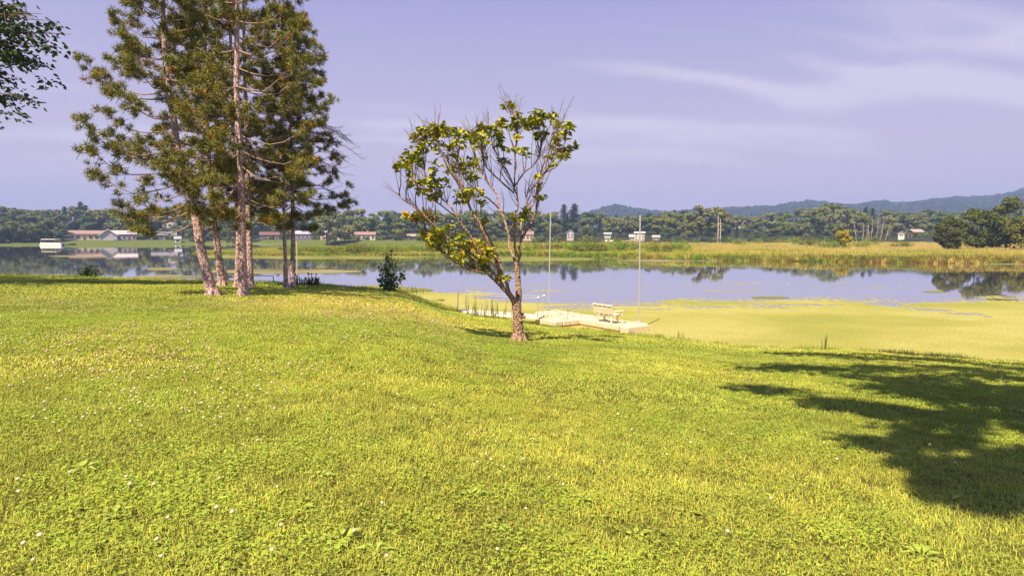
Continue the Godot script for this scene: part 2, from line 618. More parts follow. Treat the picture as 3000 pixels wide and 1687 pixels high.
# -- broad heart-shaped leaf for the sparse tree
func heart_leaf(s: float, seed_: int) -> ArrayMesh:
	var r := rnd(seed_)
	var g := Geo.new()
	var fold := r.randf_range(0.1, 0.3)
	var e := Vector3(0, -s, r.randf_range(-0.15, 0.1) * s)
	var m := Vector3(0, -s * 0.4, s * 0.06)
	for sg in [-1.0, 1.0]:
		var a := Vector3(sg * s * 0.34, s * 0.1, -fold * s)
		var b := Vector3(sg * s * 0.46, -s * 0.3, -fold * s)
		var c := Vector3(sg * s * 0.22, -s * 0.72, -fold * s * 0.5)
		for t in [[Vector3.ZERO, a, m], [a, b, m], [b, c, m], [c, e, m]]:
			if sg > 0:
				g.tri(t[0], t[2], t[1], Color.WHITE)
			else:
				g.tri(t[0], t[1], t[2], Color.WHITE)
	return g.mesh()

func leaf_basis(r: RandomNumberGenerator, out: Vector3, droop: float) -> Basis:
	# hangs by its stalk: -y of the leaf points outward and down, +z (its face) upward and outward
	var tip := (out.normalized() + Vector3(r.randf_range(-0.6, 0.6), -droop + r.randf_range(-0.4, 0.4), r.randf_range(-0.6, 0.6))).normalized()
	var face := (Vector3.UP + Vector3(r.randf_range(-0.7, 0.7), 0, r.randf_range(-0.7, 0.7)) + out * 0.3).normalized()
	var x := tip.cross(face).normalized()
	return Basis(x, -tip, x.cross(-tip))

# ---------------------------------------------------------------- the scene
func _ready() -> void:
	wide.seed = 11
	wide.frequency = 0.05
	wide.fractal_octaves = 3
	fine.seed = 23
	fine.frequency = 0.35
	fine.fractal_octaves = 3
	set_camera_and_light()
	make_materials()
	make_land()
	make_water()
	make_far_shore()
	make_marsh()
	make_lawn_plants()
	make_pines()
	make_edge_trees()
	make_sparse_tree()
	make_dock()
	make_small_plants()

func set_camera_and_light() -> void:
	var cam := Camera3D.new()
	cam.name = "camera"
	cam.fov = rad_to_deg(2.0 * atan(843.5 / F))
	cam.near = 0.1
	cam.far = 9000.0
	cam.position = Vector3(0, EYE, 0)
	cam.rotation = Vector3(-PITCH, 0, 0)
	add_child(cam)
	var sun := DirectionalLight3D.new()
	sun.name = "sun"
	sun.light_energy = 1.5
	sun.light_color = Color(1.0, 0.91, 0.76)
	sun.light_angular_distance = 0.5
	sun.shadow_enabled = true
	sun.directional_shadow_max_distance = 400.0
	sun.look_at_from_position(Vector3.ZERO, sun_dir, Vector3.UP)
	add_child(sun)
	var e := Environment.new()
	e.background_mode = Environment.BG_SKY
	e.tonemap_mode = Environment.TONE_MAPPER_LINEAR
	e.tonemap_exposure = EXPOSURE
	e.sdfgi_enabled = true
	e.ssao_enabled = true
	e.ssil_enabled = true
	e.fog_enabled = true
	e.fog_density = 0.00040
	e.fog_light_color = Color(0.64, 0.75, 1.0)
	var m := PanoramaSkyMaterial.new()
	m.panorama = ImageTexture.create_from_image(sky_image())
	var sky := Sky.new()
	sky.sky_material = m
	e.sky = sky
	var we := WorldEnvironment.new()
	we.name = "world_environment"
	we.environment = e
	add_child(we)

const EXPOSURE := 2.25
func sky_image() -> Image:
	# hazy summer air, paler low down and towards the sun, with thin drawn-out cirrus
	var w := 1024
	var h := 512
	var im := Image.create_empty(w, h, false, Image.FORMAT_RGBAF)
	var cn := FastNoiseLite.new()
	cn.seed = 5
	cn.frequency = 0.55
	cn.fractal_octaves = 5
	var c2 := FastNoiseLite.new()
	c2.seed = 8
	c2.frequency = 0.25
	c2.fractal_octaves = 3
	var low := Color(0.765, 0.745, 0.855).srgb_to_linear()
	var mid := Color(0.670, 0.690, 0.870).srgb_to_linear()
	var high := Color(0.505, 0.555, 0.845).srgb_to_linear()
	var top := Color(0.36, 0.44, 0.74).srgb_to_linear()
	var pale := Color(0.90, 0.835, 0.91).srgb_to_linear()
	var cloud := Color(0.88, 0.86, 0.945).srgb_to_linear()
	var sunward := Vector2(-sun_dir.x, -sun_dir.z).normalized()
	for y in h:
		var el := (0.5 - (y + 0.5) / h) * PI
		for x in w:
			var az := ((x + 0.5) / w - 0.5) * TAU
			var d := Vector3(sin(az) * cos(el), sin(el), -cos(az) * cos(el))
			var s := maxf(d.y, 0.0)
			var c: Color
			var deg := rad_to_deg(asin(s))
			if deg < 10.0:
				c = low.lerp(mid, deg / 10.0)
			elif deg < 24.0:
				c = mid.lerp(high, (deg - 10.0) / 14.0)
			else:
				c = high.lerp(top, minf((deg - 24.0) / 50.0, 1.0))
			var near := Vector2(d.x, d.z).normalized().dot(sunward)
			var glow := clampf(0.5 + 0.5 * near, 0.0, 1.0)
			c = c.lerp(pale, clampf(glow * 2.3 - 0.12, 0.0, 1.0) * exp(-deg / 16.0) * 0.95)
			if d.y > 0.0:
				var p := Vector2(d.x, d.z) / (d.y + 0.12)
				p = p.rotated(0.22)
				var a := cn.get_noise_2d(p.x * 0.5 + 0.35 * c2.get_noise_2d(p.x * 2.0, p.y * 2.0), p.y * 2.9 + 0.3 * c2.get_noise_2d(p.x * 3.0 + 5.0, p.y * 3.0))
				var b := c2.get_noise_2d(p.x * 1.1 + 9.0, p.y * 1.8)
				var k := smoothstep(-0.08, 0.42, a * 1.0 + b * 0.75) * smoothstep(0.03, 0.16, d.y)
				c = c.lerp(cloud, k * 0.85)
			c = c * (1.0 / EXPOSURE)
			c.a = 1.0
			im.set_pixel(x, y, c)
	return im

func make_materials() -> void:
	mats.pine_bark = barky(Color(0.74, 0.53, 0.52), Color(0.20, 0.13, 0.135), Vector3(1.5, 0.55, 1.5), 31, 6.0)
	mats.pine_twig = paint(Color(0.30, 0.20, 0.17), 0.9)
	mats.dead_wood = paint(Color(0.12, 0.09, 0.085), 0.95)
	mats.tuft_mesh = needle_tuft(71)
	mats.needles = leafy(Color(0.205, 0.215, 0.058), 0.3)
	mats.bark = barky(Color(0.66, 0.48, 0.33), Color(0.13, 0.08, 0.055), Vector3(1.7, 1.1, 1.7), 37, 6.0)
	mats.twig = paint(Color(0.17, 0.11, 0.085), 0.9)
	mats.pale_twig = paint(Color(0.45, 0.40, 0.30), 0.85)
	mats.far_bark = paint(Color(0.14, 0.11, 0.09), 0.9)
	mats.pale_bark = paint(Color(0.36, 0.29, 0.25), 0.9)
	mats.glass = paint(Color(0.05, 0.06, 0.08), 0.1)
	mats.glass.metallic_specular = 0.6
	mats.white = paint(Color(0.62, 0.60, 0.57), 0.6)
	mats.metal = paint(Color(0.52, 0.52, 0.50), 0.45)
	mats.metal.metallic = 0.5
	mats.dark = paint(Color(0.03, 0.03, 0.03), 0.5)

func make_land() -> void:
	var m := paint(Color.WHITE, 0.95, true)
	m.albedo_texture = noise_map(0.03, Color(0.55, 0.6, 0.5), Color(1.0, 1.0, 1.0), 3, 5)
	m.uv1_triplanar = true
	m.uv1_world_triplanar = true
	m.uv1_scale = Vector3(0.8, 0.8, 0.8)
	var xs := steps([-420, -70, 35, -46, 3, 44, 0.6, 80, 4, 420, 34])
	var zs := steps([420, 20, 40, 4, 4, -48, 0.6, -60, 3])
	var earth := func(x, z): return Color(0.16, 0.15, 0.035).lerp(lawn_tint(x, z) * 0.7, smoothstep(8.0, 30.0, sqrt(x * x + z * z)))
	tag(part("lawn", sheet(xs, zs, lawn_h, earth), m), "mown lawn sloping down to the lake", "", "", "structure")
	# beds of the marsh and the far shore
	var fm := paint(Color.WHITE, 0.95, true)
	fm.albedo_texture = m.albedo_texture
	fm.uv1_triplanar = true
	fm.uv1_world_triplanar = true
	fm.uv1_scale = Vector3(0.07, 0.07, 0.07)
	var fx := steps([-900, -420, 40, -300, 8, 420, 5, 1300, 40])
	var fz := steps([-82, -300, 4, -420, 6, -780, 30])
	var far_col := func(x, z):
		var u := bearing(x, z)
		var d: float = -z - tab(far_shore, u)
		var marshy := Color(0.22, 0.21, 0.05)
		if d < -3.0:
			return marshy
		var mown := Color(0.17, 0.21, 0.045)
		return mown.lerp(Color(0.05, 0.065, 0.025), smoothstep(26.0, 50.0, d)) if u < 1400.0 else marshy.lerp(Color(0.05, 0.065, 0.025), smoothstep(10.0, 40.0, d))
	tag(part("far_ground", sheet(fx, fz, far_h, far_col), fm), "low marsh ground and wooded far bank of the lake", "", "", "structure")
	var hx := steps([-2100, -300, 150, 2600, 25, 4200, 160])
	var hz := steps([-740, -1000, 40, -1700, 20, -2250, 90])
	var hm := paint(Color(0.05, 0.07, 0.03), 0.95)
	hm.vertex_color_use_as_albedo = false
	var white := func(_x, _z): return Color.WHITE
	tag(part("wooded_hills", sheet(hx, hz, hill_h, white), hm), "blue wooded hills along the horizon", "", "", "structure")
	var r := rnd(91)
	var where := []
	var tint := []
	var crown := lobed_crown(9.0, 6.0, 1.0, 9, 26, 2.4, 92)
	for k in 9000:
		var d := r.randf_range(980, RIDGE + 30)
		var u := r.randf_range(1640, 3120)
		var x := (u - 1500.0) / F * d
		var z := -d
		if hill_h(x, z) < 22.0:
			continue
		var s := r.randf_range(0.7, 1.25)
		where.append(Transform3D(Basis(Vector3.UP, r.randf() * TAU).scaled(Vector3(s, s * r.randf_range(0.8, 1.1), s)), Vector3(x, hill_h(x, z) - 1.0, z)))
		var t := r.randf_range(0.75, 1.25)
		tint.append(Color(t, t, t))
	tag(scatter("hillside_forest", crown, leafy(Color(0.045, 0.075, 0.04), 0.0), where, tint), "hazy blue green forest covering the distant hills")

func make_water() -> void:
	var w := paint(Color(0.155, 0.135, 0.13), 0.035)
	w.metallic_specular = 0.9
	w.clearcoat_enabled = true
	w.clearcoat = 1.0
	w.clearcoat_roughness = 0.03
	var f := FastNoiseLite.new()
	f.seed = 14
	f.frequency = 0.012
	f.fractal_octaves = 4
	var t := NoiseTexture2D.new()
	t.width = 512; t.height = 512
	t.seamless = true
	t.as_normal_map = true
	t.bump_strength = 1.0
	t.noise = f
	w.normal_enabled = true
	w.normal_texture = t
	w.normal_scale = 0.035
	w.uv1_triplanar = true
	w.uv1_world_triplanar = true
	w.uv1_scale = Vector3(0.10, 0.10, 0.16)
	var g := Geo.new()
	g.quad(Vector3(-800, 0, 60), Vector3(1300, 0, 60), Vector3(1300, 0, -760), Vector3(-800, 0, -760), Color.WHITE)
	tag(part("lake_water", g.mesh(), w), "still lake mirroring the sky and trees", "", "", "structure")
	# duckweed off the near shore
	var weed := paint(Color.WHITE, 0.85, true)
	weed.albedo_texture = noise_map(0.05, Color(0.72, 0.72, 0.62), Color(1, 1, 1), 77, 5)
	weed.uv1_triplanar = true
	weed.uv1_world_triplanar = true
	weed.uv1_scale = Vector3(0.3, 0.3, 0.3)
	var g2 := Geo.new()
	contour(g2, -24.0, 36.0, 0.25, -52.0, -16.0, 0.3, 0.006, duckweed, func(x, z):
		var a := wide.get_noise_2d(x * 1.6, z * 2.4)
		var b := fine.get_noise_2d(x * 1.3, z * 1.8)
		return Color(0.38, 0.38, 0.09).lerp(Color(0.46, 0.45, 0.15), clampf(0.5 + a * 1.2 + b * 0.7, 0, 1)).lerp(Color(0.30, 0.33, 0.075), clampf(-a * 1.3 - 0.1 + b * 0.4, 0, 0.8)))
	tag(part("duckweed", g2.mesh(), weed), "yellow green duckweed carpeting the water round the floating dock", "duckweed", "", "stuff")
	# a thinner film where the weed is sparse
	var film := paint(Color(0.40, 0.39, 0.16), 0.85, true)
	film.transparency = BaseMaterial3D.TRANSPARENCY_ALPHA
	var g3 := Geo.new()
	contour(g3, -24.0, 36.0, 0.3, -54.0, -24.0, 0.35, 0.0035, func(x, z):
		return duckweed(x, z) + 0.75, func(x, z):
		var k := clampf(duckweed(x, z) + 0.75, 0.0, 1.0)
		return Color(1, 1, 1, clampf(k * k * 0.75, 0.0, 0.6)))
	tag(part("duckweed_film", g3.mesh(), film), "thin film of scattered duckweed at the edge of the carpet", "duckweed", "", "stuff")
	# loose rafts of fronds fray its edge
	var r := rnd(55)
	var where := []
	var tint := []
	var raft := Geo.new()
	for k in 7:
		var a := TAU * k / 7
		var b := TAU * (k + 1) / 7
		var ra := 0.5 if k % 2 else 0.38
		var rb := 0.5 if k % 2 == 0 else 0.36
		raft.tri(Vector3.ZERO, Vector3(cos(b) * rb, 0, sin(b) * rb), Vector3(cos(a) * ra, 0, sin(a) * ra), Color.WHITE)
	for k in 60000:
		var x := r.randf_range(-24, 36)
		var z := r.randf_range(-56, -17)
		var q := duckweed(x, z)
		if q > 0.05 or q < -0.75 or r.randf() > exp(q * 4.0):
			continue
		var s := r.randf_range(0.05, 0.3)
		where.append(Transform3D(Basis(Vector3.UP, r.randf() * TAU).scaled(Vector3(s * 1.6, 1, s * 0.8)), Vector3(x, 0.003 + r.randf() * 0.002, z)))
		tint.append(Color(0.38, 0.38, 0.11) * r.randf_range(0.8, 1.15))
	var loose := scatter("duckweed_fronds", raft.mesh(), paint(Color.WHITE, 0.85, true), where, tint)
	tag(loose, "loose rafts of duckweed fraying out over the open water", "duckweed")
	# flat mats of algae and lily leaves farther out: u and v ranges in the photograph, density
	var out := [[110, 345, 747, 753, 0.1, 0], [330, 560, 781, 794, 0.25, 0], [370, 640, 804, 817, 0.35, 0], [560, 1100, 787, 803, 0.45, 0], [830, 1010, 778, 786, -0.1, 0], [400, 560, 765, 772, -0.15, 0], [520, 1330, 744, 760, 0.7, 1], [1330, 1760, 750, 767, 0.6, 1],
		[1760, 2300, 758, 768, -0.05, 0], [2850, 3100, 770, 776, 0.2, 0], [380, 960, 706, 717, 0.8, 2], [1120, 1340, 868, 892, 0.25, 1], [1000, 1200, 835, 848, 0.05, 1], [2150, 2330, 868, 876, -0.2, 1], [2700, 2860, 850, 858, -0.2, 1], [960, 1290, 838, 862, 0.15, 1]]
	var cols := [Color(0.25, 0.235, 0.12), Color(0.23, 0.25, 0.055), Color(0.25, 0.275, 0.115)]
	var texts := ["thin olive streak of algae by the left bank", "olive algae mat left of the leaning pine", "low algae mat in front of the far shore lawn", "long olive algae mat behind the pine trunks", "small algae streak left of the young bush", "broken algae streak below the white shed",
		"yellow green mat fringing the marsh island", "green mat in front of the marsh willows", "pale film on the water before the reeds", "pale film by the right edge of the reeds", "pale green lily leaves in front of the far houses", "algae beside the foot of the ramp", "algae beside the young bush", "thin algae patch right of the right pole", "algae wisp at the right of the lake", "muddy algae along the bank by the reeds"]
	for k in out.size():
		var o: Array = out[k]
		var p0 := on_level(o[0], o[3], 0.0)
		var p1 := on_level(o[1], o[3], 0.0)
		var p2 := on_level(o[0], o[2], 0.0)
		var p3 := on_level(o[1], o[2], 0.0)
		var x0 := minf(p0.x, p2.x)
		var x1 := maxf(p1.x, p3.x)
		var mid_v: float = (o[2] + o[3]) / 2.0
		var dens := func(x, z):
			var u := bearing(x, z)
			var v: float = 690.0 + EYE * F / -z
			var a: float = 1.0 - absf(u - (o[0] + o[1]) / 2.0) / ((o[1] - o[0]) / 2.0)
			var b: float = 1.0 - absf(v - mid_v) / ((o[3] - o[2]) / 2.0)
			var sc: float = 60.0 / -z
			return clampf((1.0 - sqrt((1.0 - a) * (1.0 - a) + (1.0 - b) * (1.0 - b))) * 1.9, 0.0, 1.0) * (0.66 + 0.6 * o[4] + 1.1 * wide.get_noise_2d(x * 1.8 * sc + k * 31.0, z * 5.0 * sc) + 0.5 * fine.get_noise_2d(x * 0.6 * sc, z * 1.8 * sc)) - 0.26
		var base: Color = cols[o[5]]
		var gm := Geo.new()
		contour(gm, x0, x1, (x1 - x0) / 150.0, p2.z, p0.z, absf(p2.z - p0.z) / 46.0, 0.005 + k * 0.0006, dens, func(x, z): return base * (1.0 + 0.5 * wide.get_noise_2d(x * 2.0, z * 2.0)))
		if gm.v.size() > 0:
			tag(part("algae_mat", gm.mesh(), weed), texts[k], "algae mat", "algae mats on the water", "stuff")

func duckweed(x: float, z: float) -> float:
	var u := bearing(x, z)
	var d := -z
	var edge := tab([[840, 38], [1000, 44], [1120, 46], [1330, 44], [1500, 38.5], [1600, 35.0], [1700, 34.4], [1850, 36.5], [2000, 37.2], [2300, 37.4], [2500, 38.6], [2750, 37.6], [3100, 39]], u)
	var q := (edge - d) / 5.0
	var lane := lerpf(39.0, 29.6, (u - 2480.0) / 520.0)
	if u > 2400.0:
		q -= clampf(1.0 - absf(d - lane) / 2.6, 0.0, 1.0) * 1.1 * smoothstep(2400.0, 2650.0, u)
	var a := wide.get_noise_2d(x * 1.6 + 7.0, z * 3.4)
	var b := fine.get_noise_2d(x * 0.7, z * 1.6)
	return clampf(q, -1.0, 0.8) + (a * 1.15 + b * 0.6) * (1.0 - 0.8 * smoothstep(0.25, 0.7, q)) - 0.1

func contour(g: Geo, x0: float, x1: float, dx: float, z0: float, z1: float, dz: float, y: float, dens: Callable, col: Callable) -> void:
	# the region where dens > 0, as a sheet with a smooth outline
	var nx := int(ceil((x1 - x0) / dx)) + 1
	var nz := int(ceil((z1 - z0) / dz)) + 1
	var q := PackedFloat32Array()
	q.resize(nx * nz)
	for b in nz:
		for a in nx:
			q[b * nx + a] = dens.call(x0 + a * dx, z0 + b * dz)
	for b in nz - 1:
		for a in nx - 1:
			var s := [q[b * nx + a], q[(b + 1) * nx + a], q[(b + 1) * nx + a + 1], q[b * nx + a + 1]]
			if s[0] <= 0 and s[1] <= 0 and s[2] <= 0 and s[3] <= 0:
				continue
			var c := [Vector3(x0 + a * dx, y, z0 + b * dz), Vector3(x0 + a * dx, y, z0 + (b + 1) * dz), Vector3(x0 + (a + 1) * dx, y, z0 + (b + 1) * dz), Vector3(x0 + (a + 1) * dx, y, z0 + b * dz)]
			var poly := []
			for k in 4:
				var l := (k + 1) % 4
				if s[k] > 0:
					poly.append(c[k])
				if (s[k] > 0) != (s[l] > 0):
					poly.append(c[k].lerp(c[l], s[k] / (s[k] - s[l])))
			var tint: Color = col.call(c[0].x, c[0].z)
			for k in range(1, poly.size() - 1):
				g.tri(poly[0], poly[k], poly[k + 1], tint)

# ---------------------------------------------------------------- far shore
var landmarks := [[-300, "the left lake corner"], [156, "the pontoon boat"], [246, "the pink-roofed ranch house"], [337, "the grey gabled house"], [495, "the white hillside house"], [521, "the small white shed"], [790, "the brown lake house"], [888, "the blue-grey house"], [963, "the cream house"], [1065, "the white red-roofed house"], [1214, "the low grey-roofed house"], [1541, "the peach house"], [1670, "the white gabled cottage"], [1780, "the white garage"], [1874, "the white three-storey house"], [2107, "the two dead white trunks"], [2168, "the red-roofed house"], [2470, "the bright yellow tree"], [2565, "the bare grey snags"], [2688, "the lakeside pavilion"], [2830, "the tall lakeside willows"]]
var ordinal := ["first", "second", "third", "fourth", "fifth", "sixth", "seventh", "eighth", "ninth", "tenth", "eleventh", "twelfth", "thirteenth", "fourteenth", "fifteenth"]

func right_of(u: float, counts: Dictionary) -> String:
	var best := 0
	for k in landmarks.size():
		if landmarks[k][0] <= u:
			best = k
	var n: int = counts.get(best, 0)
	counts[best] = n + 1
	return ordinal[mini(n, 14)] + " right of " + landmarks[best][1]

func window_in(house: Node3D, x: float, y: float, z: float, w: float, h: float, frame: Material, axis := 0) -> void:
	var g := Geo.new()
	var s := Vector3(w + 0.3, h + 0.3, 0.12)
	g.box(Vector3.ZERO, s)
	var f := part("window", g.mesh(), frame, house)
	f.position = Vector3(x, y, z)
	var p := Geo.new()
	p.box(Vector3(-w * 0.26, 0, 0.07), Vector3(w * 0.44, h, 0.08))
	part("pane", p.mesh(), mats.glass, f)
	var p2 := Geo.new()
	p2.box(Vector3(w * 0.26, 0, 0.07), Vector3(w * 0.44, h, 0.08))
	part("pane", p2.mesh(), mats.glass, f)

func house(label: String, o: Dictionary) -> Node3D:
	# u0, u1, v_top, v_base in the photograph, d its distance; a gabled box with windows towards the lake
	var a := at(o.u0, o.base, o.d)
	var b := at(o.u1, o.base, o.d)
	var w := b.x - a.x
	var h: float = at(o.u0, o.top, o.d).y - a.y
	var root := thing(o.get("called", "house"), label, o.get("category", "house"), Vector3((a.x + b.x) / 2, a.y, a.z), 0.0, o.get("group", "houses on the far shore"))
	root.rotation.y = -atan2(root.position.x, -root.position.z) + o.get("turn", 0.0)
	var deep: float = o.get("deep", 8.0)
	var roof: float = h * o.get("roof", 0.38)
	var wh := h - roof
	var wall_mat := paint(o.wall, 0.8)
	var roof_mat := paint(o.roof_col, 0.85)
	var g := Geo.new()
	g.box(Vector3(0, (wh - 1.6) / 2, -deep / 2), Vector3(w, wh + 1.6, deep))
	var rg := Geo.new()
	var ov := 0.45
	if o.get("gable", false):
		var hw := w / 2 + ov
		for s in [[-1.0], [1.0]]:
			var sg: float = s[0]
			var slope := Vector3(hw * sg, -roof - 0.12, 0)
			var ang := atan2(-roof - 0.12, hw)
			var bs := Basis(Vector3(0, 0, 1), ang * sg)
			rg.box(Vector3(slope.x / 2, wh + roof + slope.y / 2 + 0.12, -deep / 2), Vector3(sqrt(hw * hw + roof * roof), 0.22, deep + 2 * ov), bs)
		g.tri(Vector3(-w / 2, wh, 0), Vector3(w / 2, wh, 0), Vector3(0, wh + roof, 0), Color.WHITE)
		g.tri(Vector3(w / 2, wh, -deep), Vector3(-w / 2, wh, -deep), Vector3(0, wh + roof, -deep), Color.WHITE)
	else:
		var hd := deep / 2 + ov
		for sg in [-1.0, 1.0]:
			var ang := atan2(roof + 0.12, hd)
			var bs := Basis(Vector3(1, 0, 0), ang * sg)
			rg.box(Vector3(0, wh + roof / 2 + 0.08, -deep / 2 + sg * hd / 2), Vector3(w + 2 * ov, 0.22, sqrt(hd * hd + roof * roof)), bs)
		for sg in [-1.0, 1.0]:
			var e0 := Vector3(sg * w / 2, wh, 0)
			var e1 := Vector3(sg * w / 2, wh, -deep)
			var e2 := Vector3(sg * w / 2, wh + roof, -deep / 2)
			if sg > 0: g.tri(e0, e1, e2, Color.WHITE)
			else: g.tri(e1, e0, e2, Color.WHITE)
	part("wall", g.mesh(), wall_mat, root)
	var ro := part("roof", rg.mesh(), roof_mat, root)
	if o.get("chimney", false):
		var cg := Geo.new()
		cg.box(Vector3(w * 0.18, wh + roof + 0.2, -deep * 0.45), Vector3(0.9, 1.6, 0.9))
		part("chimney", cg.mesh(), paint(Color(0.35, 0.2, 0.16)), ro)
	var floors: int = o.get("floors", 1)
	var cols: int = o.get("windows", 4)
	var fh := wh / floors
	var rnd_ := rnd(int(o.u0))
	for f in floors:
		for k in cols:
			if f == 0 and k == o.get("door", -1):
				continue
			window_in(root, w * ((k + 0.5) / cols - 0.5), fh * (f + 0.56), 0.03, minf(w / cols * 0.6, 2.0) * rnd_.randf_range(0.8, 1.1), minf(fh * 0.5, 1.35), mats.white if o.get("trim", true) else wall_mat)
	if o.has("door"):
		var dg := Geo.new()
		dg.box(Vector3(w * ((o.door + 0.5) / cols - 0.5), 1.0, 0.05), Vector3(1.1, 2.0, 0.14))
		part("door", dg.mesh(), paint(o.get("door_col", Color(0.2, 0.12, 0.09))), root)
	return root

func make_far_shore() -> void:
	house("low cream ranch house with a pink roof above the shore", {u0 = 193, u1 = 299, top = 676, base = 704, d = 302, wall = Color(0.72, 0.62, 0.45), roof_col = Color(0.30, 0.20, 0.19), windows = 7, door = 3, deep = 9.0, roof = 0.36, turn = 0.12})
	var grey := house("grey house with a wide white gable and a dark veranda", {u0 = 318, u1 = 392, top = 676, base = 705, d = 305, wall = Color(0.30, 0.30, 0.33), roof_col = Color(0.42, 0.38, 0.42), windows = 6, door = 4, deep = 9.0})
	var gg := Geo.new()
	gg.tri(Vector3(-9.5, 2.4, 1.2), Vector3(-1.5, 2.4, 1.2), Vector3(-5.5, 5.6, 1.2), Color.WHITE)
	gg.box(Vector3(-5.5, 1.2, 0.6), Vector3(7.4, 2.4, 1.1))
	part("gable_wing", gg.mesh(), paint(Color(0.42, 0.42, 0.46)), grey)
	var gr := Geo.new()
	for sg in [-1.0, 1.0]:
		gr.box(Vector3(-5.5 + sg * 2.1, 4.1, 0.6), Vector3(5.4, 0.25, 2.6), Basis(Vector3(0, 0, 1), -sg * 0.66))
	part("gable_roof", gr.mesh(), mats.white, grey)
	var dg := Geo.new()
	dg.box(Vector3(2.0, 0.2, 1.4), Vector3(11.0, 0.2, 2.6))
	for k in 6:
		dg.box(Vector3(-3.2 + k * 2.08, -0.4, 2.5), Vector3(0.2, 1.3, 0.2))
	part("veranda", dg.mesh(), paint(Color(0.06, 0.055, 0.07)), grey)
	house("white gabled house high among the trees left of the leaning pine", {u0 = 478, u1 = 514, top = 644, base = 666, d = 352, wall = Color(0.62, 0.55, 0.54), roof_col = Color(0.36, 0.28, 0.29), floors = 1, windows = 3, gable = true, roof = 0.45})
	house("low blue grey house half hidden behind the hanging pine branches", {u0 = 446, u1 = 511, top = 680, base = 705, d = 318, wall = Color(0.28, 0.28, 0.36), roof_col = Color(0.2, 0.19, 0.24), windows = 6})
	house("small white shed with a grey roof on the far shore lawn", {u0 = 512, u1 = 527, top = 693, base = 711, d = 305, wall = Color(0.8, 0.8, 0.82), roof_col = Color(0.32, 0.32, 0.38), windows = 1, deep = 3.0, roof = 0.42, called = "shed", category = "shed", group = "sheds on the far shore"})
	house("brown lake house with a red-brown roof behind the right pines", {u0 = 763, u1 = 816, top = 680, base = 704, d = 330, wall = Color(0.10, 0.07, 0.09), roof_col = Color(0.17, 0.095, 0.09), windows = 4, door = 2})
	house("blue grey house with a pale roof right of the rightmost pine trunk", {u0 = 858, u1 = 914, top = 677, base = 701, d = 318, wall = Color(0.17, 0.16, 0.25), roof_col = Color(0.38, 0.37, 0.46), windows = 5})
	house("cream two-storey house behind the two round yard trees", {u0 = 940, u1 = 1002, top = 677, base = 702, d = 318, wall = Color(0.72, 0.58, 0.42), roof_col = Color(0.33, 0.27, 0.27), windows = 5, floors = 2, roof = 0.3})
	house("long white house with a red-brown roof and chimney", {u0 = 1032, u1 = 1098, top = 680, base = 704, d = 312, wall = Color(0.66, 0.62, 0.60), roof_col = Color(0.29, 0.19, 0.18), windows = 5, door = 3, roof = 0.34, chimney = true})
	house("low pale house with a pinkish grey roof behind the sparse tree", {u0 = 1194, u1 = 1237, top = 687, base = 703, d = 312, wall = Color(0.5, 0.42, 0.4), roof_col = Color(0.43, 0.36, 0.37), windows = 4})
	house("peach house with a tall chimney seen through the sparse tree", {u0 = 1530, u1 = 1562, top = 678, base = 704, d = 312, wall = Color(0.55, 0.40, 0.32), roof_col = Color(0.27, 0.18, 0.17), windows = 3, chimney = true})
	house("white gabled cottage on a dark base among the trees", {u0 = 1661, u1 = 1681, top = 673, base = 699, d = 312, wall = Color(0.45, 0.43, 0.41), roof_col = Color(0.3, 0.44, 0.46), floors = 2, windows = 2, gable = true, roof = 0.4})
	house("small white garage on the grassy slope", {u0 = 1771, u1 = 1790, top = 682, base = 694, d = 322, wall = Color(0.45, 0.44, 0.42), roof_col = Color(0.3, 0.4, 0.42), windows = 2, deep = 5.0, called = "garage", category = "garage", group = "sheds on the far shore"})
	house("white three-storey house with bands of windows above a tan wall", {u0 = 1860, u1 = 1888, top = 680, base = 706, d = 306, wall = Color(0.62, 0.6, 0.57), roof_col = Color(0.6, 0.58, 0.56), floors = 3, windows = 3, roof = 0.12})
	house("low grey house wing left of the white three-storey house", {u0 = 1845, u1 = 1859.5, top = 688, base = 706, d = 308, wall = Color(0.3, 0.29, 0.3), roof_col = Color(0.42, 0.4, 0.42), windows = 2})
	house("tan cottage half hidden right of the white three-storey house", {u0 = 1913, u1 = 1932, top = 690, base = 705, d = 312, wall = Color(0.45, 0.4, 0.32), roof_col = Color(0.4, 0.36, 0.33), windows = 2})
	house("house with a bright red roof high among the right trees", {u0 = 2152, u1 = 2184, top = 640, base = 662, d = 400, wall = Color(0.4, 0.35, 0.35), roof_col = Color(0.30, 0.10, 0.10), windows = 3, roof = 0.5})
	house("white boathouse gable peeping over the right marsh", {u0 = 2634, u1 = 2650, top = 679, base = 693, d = 300, wall = Color(0.6, 0.6, 0.58), roof_col = Color(0.45, 0.45, 0.45), windows = 1, gable = true, roof = 0.4, called = "boathouse", category = "boathouse", group = "sheds on the far shore"})
	# tan retaining wall under the three-storey house
	var rw := Geo.new()
	var r0 := at(1812, 712, 298)
	for k in 6:
		rw.box(Vector3(k * 1.55 - 3.9, 0, 0), Vector3(1.5, 1.6 + 0.25 * (k % 2), 0.6))
	var rt := part("retaining_wall", rw.mesh(), paint(Color(0.5, 0.4, 0.28), 0.9))
	rt.position = Vector3(at(1850, 709, 299).x, at(1850, 709, 299).y, r0.z)
	tag(rt, "tan retaining wall below the white three-storey house", "wall")
	# pavilion
	var pv := thing("pavilion", "open pavilion with a pale pinkish roof right of the bare snags", "pavilion", Vector3(at(2688, 692, 300).x, at(2688, 692, 300).y, -300.0))
	var pr := Geo.new()
	for sg in [-1.0, 1.0]:
		pr.box(Vector3(0, 2.7, sg * 1.5 - 1.5), Vector3(5.6, 0.2, 3.4), Basis(Vector3(1, 0, 0), sg * 0.42))
	part("roof", pr.mesh(), paint(Color(0.36, 0.28, 0.27)), pv)
